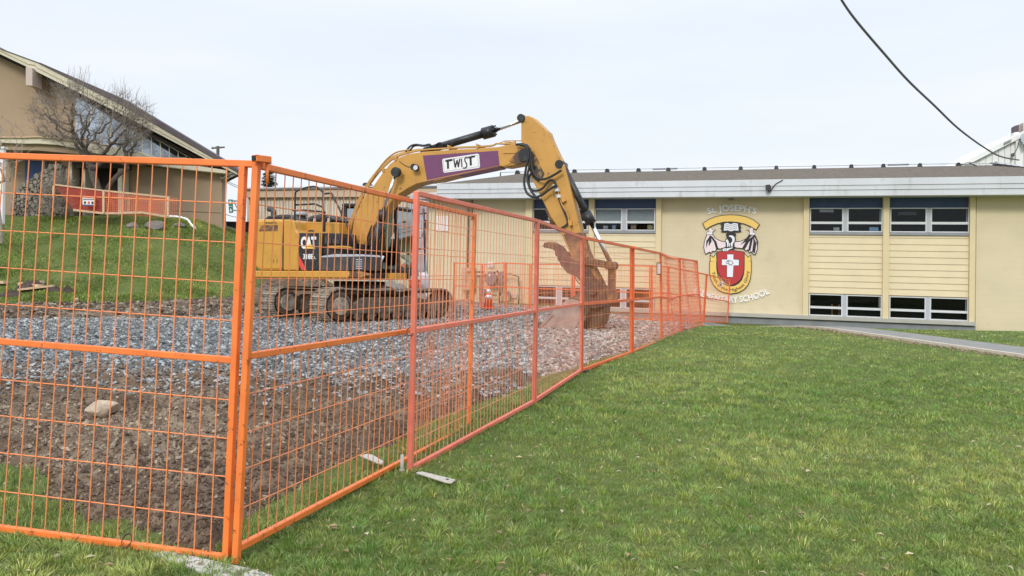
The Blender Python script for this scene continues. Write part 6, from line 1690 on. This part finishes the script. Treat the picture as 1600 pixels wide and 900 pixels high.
    # hoses looping from boom to stick
    HO = [[(806, 226), (818, 225.5), (826, 233), (830, 248), (831, 262), (838, 276), (850, 280), (866, 273), (877, 266)],
          [(812, 226), (822, 229), (826, 243), (822, 262), (819, 285), (823, 301), (834, 308), (846, 305), (857, 297), (868, 290)],
          [(822, 226), (829, 236), (828, 255), (824, 275), (827, 292), (834, 304), (841, 311)],
          [(824, 232), (831, 245), (832, 265), (826, 280), (829, 295), (838, 298), (848, 294), (857, 283), (865, 282), (870, 292)]]
    for j, q in enumerate(HO):
        tube('hydraulic_hose', smooth_path([h(x, y, 0.33 + 0.05 * j - 0.02 * j * j) for x, y in q], 5), 0.030, M['rubber'], t, 8)
    tube('hydraulic_hose', smooth_path([h(x, y, 0.24) for x, y in [(867, 291), (871, 302), (876, 318), (885, 340), (886, 350), (876, 357)]], 5), 0.022, M['rubber'], t, 8)
    tube('hydraulic_pipe', smooth_path([h(x, y, 0.24) for x, y in [(872, 300), (877, 318), (887, 335), (889, 350), (893, 368)]], 4), 0.02, M['pipe_yellow'], stick, 7)
    for x_, y_ in ((866, 290), (869, 296), (872, 306)): prism('hose_fitting', [(x_ - 3, y_ - 2), (x_ + 3, y_ - 2), (x_ + 4, y_ + 3), (x_ - 2, y_ + 3)], EP, 0.30, 0.19, M['frame'], t, 0.008)
    prism('valve_bracket', [(874, 306), (879, 305), (884, 314), (878, 317)], EP, 0.27, 0.18, Y, stick, 0.01); prism('valve_bracket', [(887, 345), (892, 344), (894, 352), (889, 354)], EP, 0.27, 0.18, Y, stick, 0.01)
    tube('thumb_cylinder', [h(856, 325, -0.0), h(866, 352, 0.0)], 0.075, M['worn_yellow'], t, 12); tube('thumb_cylinder_rod', [h(858, 340, 0.02), h(875, 362, 0.02)], 0.04, M['chrome'], t, 10)
    # ---------------- thumb, linkage and bucket
    th = [(848, 384), (850, 379.5), (858, 377.5), (868, 378.5), (876, 383), (882, 388), (889, 401), (900, 409), (913, 417), (925, 428), (932, 444), (927, 455), (918, 453), (908, 441), (898, 431), (886, 426.5), (881, 421), (879, 417), (876, 415), (875, 410), (871, 407), (871, 402), (867, 398), (867.5, 393), (864, 390), (857, 388), (850, 387)]
    prism('thumb', th, EP, 0.30, 0.22, M['rust'], t, 0.01); prism('thumb', th, EP, -0.22, -0.30, M['rust'], t, 0.01)
    prism('thumb_plate', [(882, 392), (890, 400), (925, 428), (915, 440), (896, 428), (879, 410)], EP, 0.22, -0.22, M['worn_yellow'], t, 0.02)
    tube('thumb_hose', smooth_path([h(x, y, 0.34) for x, y in [(897, 428), (901, 438), (910, 447), (922, 450)]], 4), 0.012, M['rust'], t, 6)
    disc('bucket_pin', h(934, 455, 0), EP.n, 0.085, 0.95, M['rust'], t, 18)
    def link_arm(name, a, b, r, off, w, m):
        A, B = h(*a, off), h(*b, off); d = (B - A).normalized(); s_ = d.cross(EP.n).normalized(); P = []
        for k in range(9):
            an = math.pi / 2 + math.pi * k / 8; P.append(A + (d * math.cos(an) + s_ * math.sin(an)) * r)
        for k in range(9):
            an = -math.pi / 2 + math.pi * k / 8; P.append(B + (d * math.cos(an) + s_ * math.sin(an)) * r)
        return slab(name, P, EP.n * -w, m, t, 0.008)
    for o_ in (0.30, -0.22):
        link_arm('idler_link', (912, 407), (954, 415), 0.085, o_, 0.07, M['worn_yellow'])
    for o_ in (0.13, -0.03):
        link_arm('bucket_link', (955.5, 415), (955, 462), 0.085, o_, 0.10, M['worn_yellow'])
    disc('link_pin', h(955, 415, 0), EP.n, 0.10, 0.66, M['rust'], t, 18)
    BN = 0.56
    bucket = prism('bucket_side', [(840, 509), (889, 465), (905, 470), (905.5, 500), (890, 528), (856, 519)], EP, BN, BN - 0.04, M['bucket_side'], t, 0.006)
    prism('bucket_side', [(840, 509), (889, 465), (905, 470), (905.5, 500), (890, 528), (856, 519)], EP, -BN + 0.04, -BN, M['bucket_side'], t, 0.006)
    # curved shell between the side plates (outer profile, swept across the width)
    prof = [(889, 465), (898, 464), (908, 467), (914, 476), (917, 488), (914, 500), (906, 512), (897, 522), (888, 529), (872, 525), (856, 520), (841, 510)]
    A = [h(x, y, BN + 0.015) for x, y in prof]; B = [h(x, y, BN + 0.015) - EP.n * (2 * BN + 0.03) for x, y in prof]
    Ai = [h(x + (885 - x) * 0.05, y + (495 - y) * 0.06, BN + 0.015) for x, y in prof]; Bi = [p - EP.n * (2 * BN + 0.03) for p in Ai]
    n = len(prof); V = A + B + Ai + Bi; Fs = []
    for i in range(n - 1):
        Fs += [(i, i+1, n+i+1, n+i), (2*n+i, 3*n+i, 3*n+i+1, 2*n+i+1), (i, 2*n+i, 2*n+i+1, i+1), (n+i, n+i+1, 3*n+i+1, 3*n+i)]
    Fs += [(0, n, 3*n, 2*n), (n-1, 3*n-1, 4*n-1, 2*n-1)]
    mesh('bucket_shell', V, Fs, M['bucket_back'], t)
    for k in range(5):
        o_ = BN - 0.02 - k * (2 * BN - 0.04) / 4
        prism('bucket_tooth', [(841, 510.5), (833, 506), (828, 500), (833, 500), (841, 503), (848, 505)], EP, o_ + 0.06, o_ - 0.06, M['bucket_back'], t, 0.01)
    prism('side_cutter', [(840, 509), (862, 489.5), (864, 493), (846, 511)], EP, BN + 0.03, BN, M['bucket_side'], t, 0.005)
    for o_ in (0.36, -0.30):
        prism('bucket_ear', [(892, 466), (918, 447), (930, 442), (946, 445), (962, 455), (966, 463), (962, 473), (948, 478), (930, 482), (915, 482), (900, 472)], EP, o_, o_ - 0.07, M['rust'], t, 0.01)
    disc('ear_pin', h(957, 463, 0), EP.n, 0.085, 0.75, M['rust'], t, 18); disc('ear_boss', h(957, 463, 0.40), EP.n, 0.12, 0.06, M['worn_yellow'], t, 18)
    prism('bucket_back_rib', [(908, 470), (925, 474), (944, 478), (941, 500), (930, 520), (925, 525), (905, 524), (913, 500)], EP, 0.20, -0.45, M['bucket_back'], t, 0.03)
    # ---------------- lettering on the machine
    def on(off, x0, x1, yb0, yb1, cap):
        return lambda u, v: h(x0 + (x1 - x0) * u, (yb0 + (yb1 - yb0) * u) - v * cap, off)
    lettering('brand_letters', 'CAT', on(NS + 0.006, 470, 494, 387.5, 387.5, 17), M['white'], t, EP.n * -0.01, 0.05)
    prism('logo_triangle', [(475.5, 388.6), (484, 380), (492.5, 388.6)], EP, NS + 0.010, NS - 0.004, M['yellow_dec'], t)
    lettering('model_number', '318E', on(NS + 0.006, 473.5, 489, 404.5, 404.5, 7.5), M['white'], t, EP.n * -0.01, 0.03)
    lettering('model_suffix', 'L', on(NS + 0.006, 491, 494, 404.5, 404.5, 4), M['white'], t, EP.n * -0.01)
    lettering('dealer_name', 'FINNING', on(NS + 0.006, 413, 432, 350, 349.6, 3.4), M['ink'], t, EP.n * -0.008, 0.0)
    lettering('side_mark', '1 1', on(NS + 0.006, 427, 433, 411, 411, 6), M['ink'], t, EP.n * -0.008, 0.0)

    return t
build_excavator()
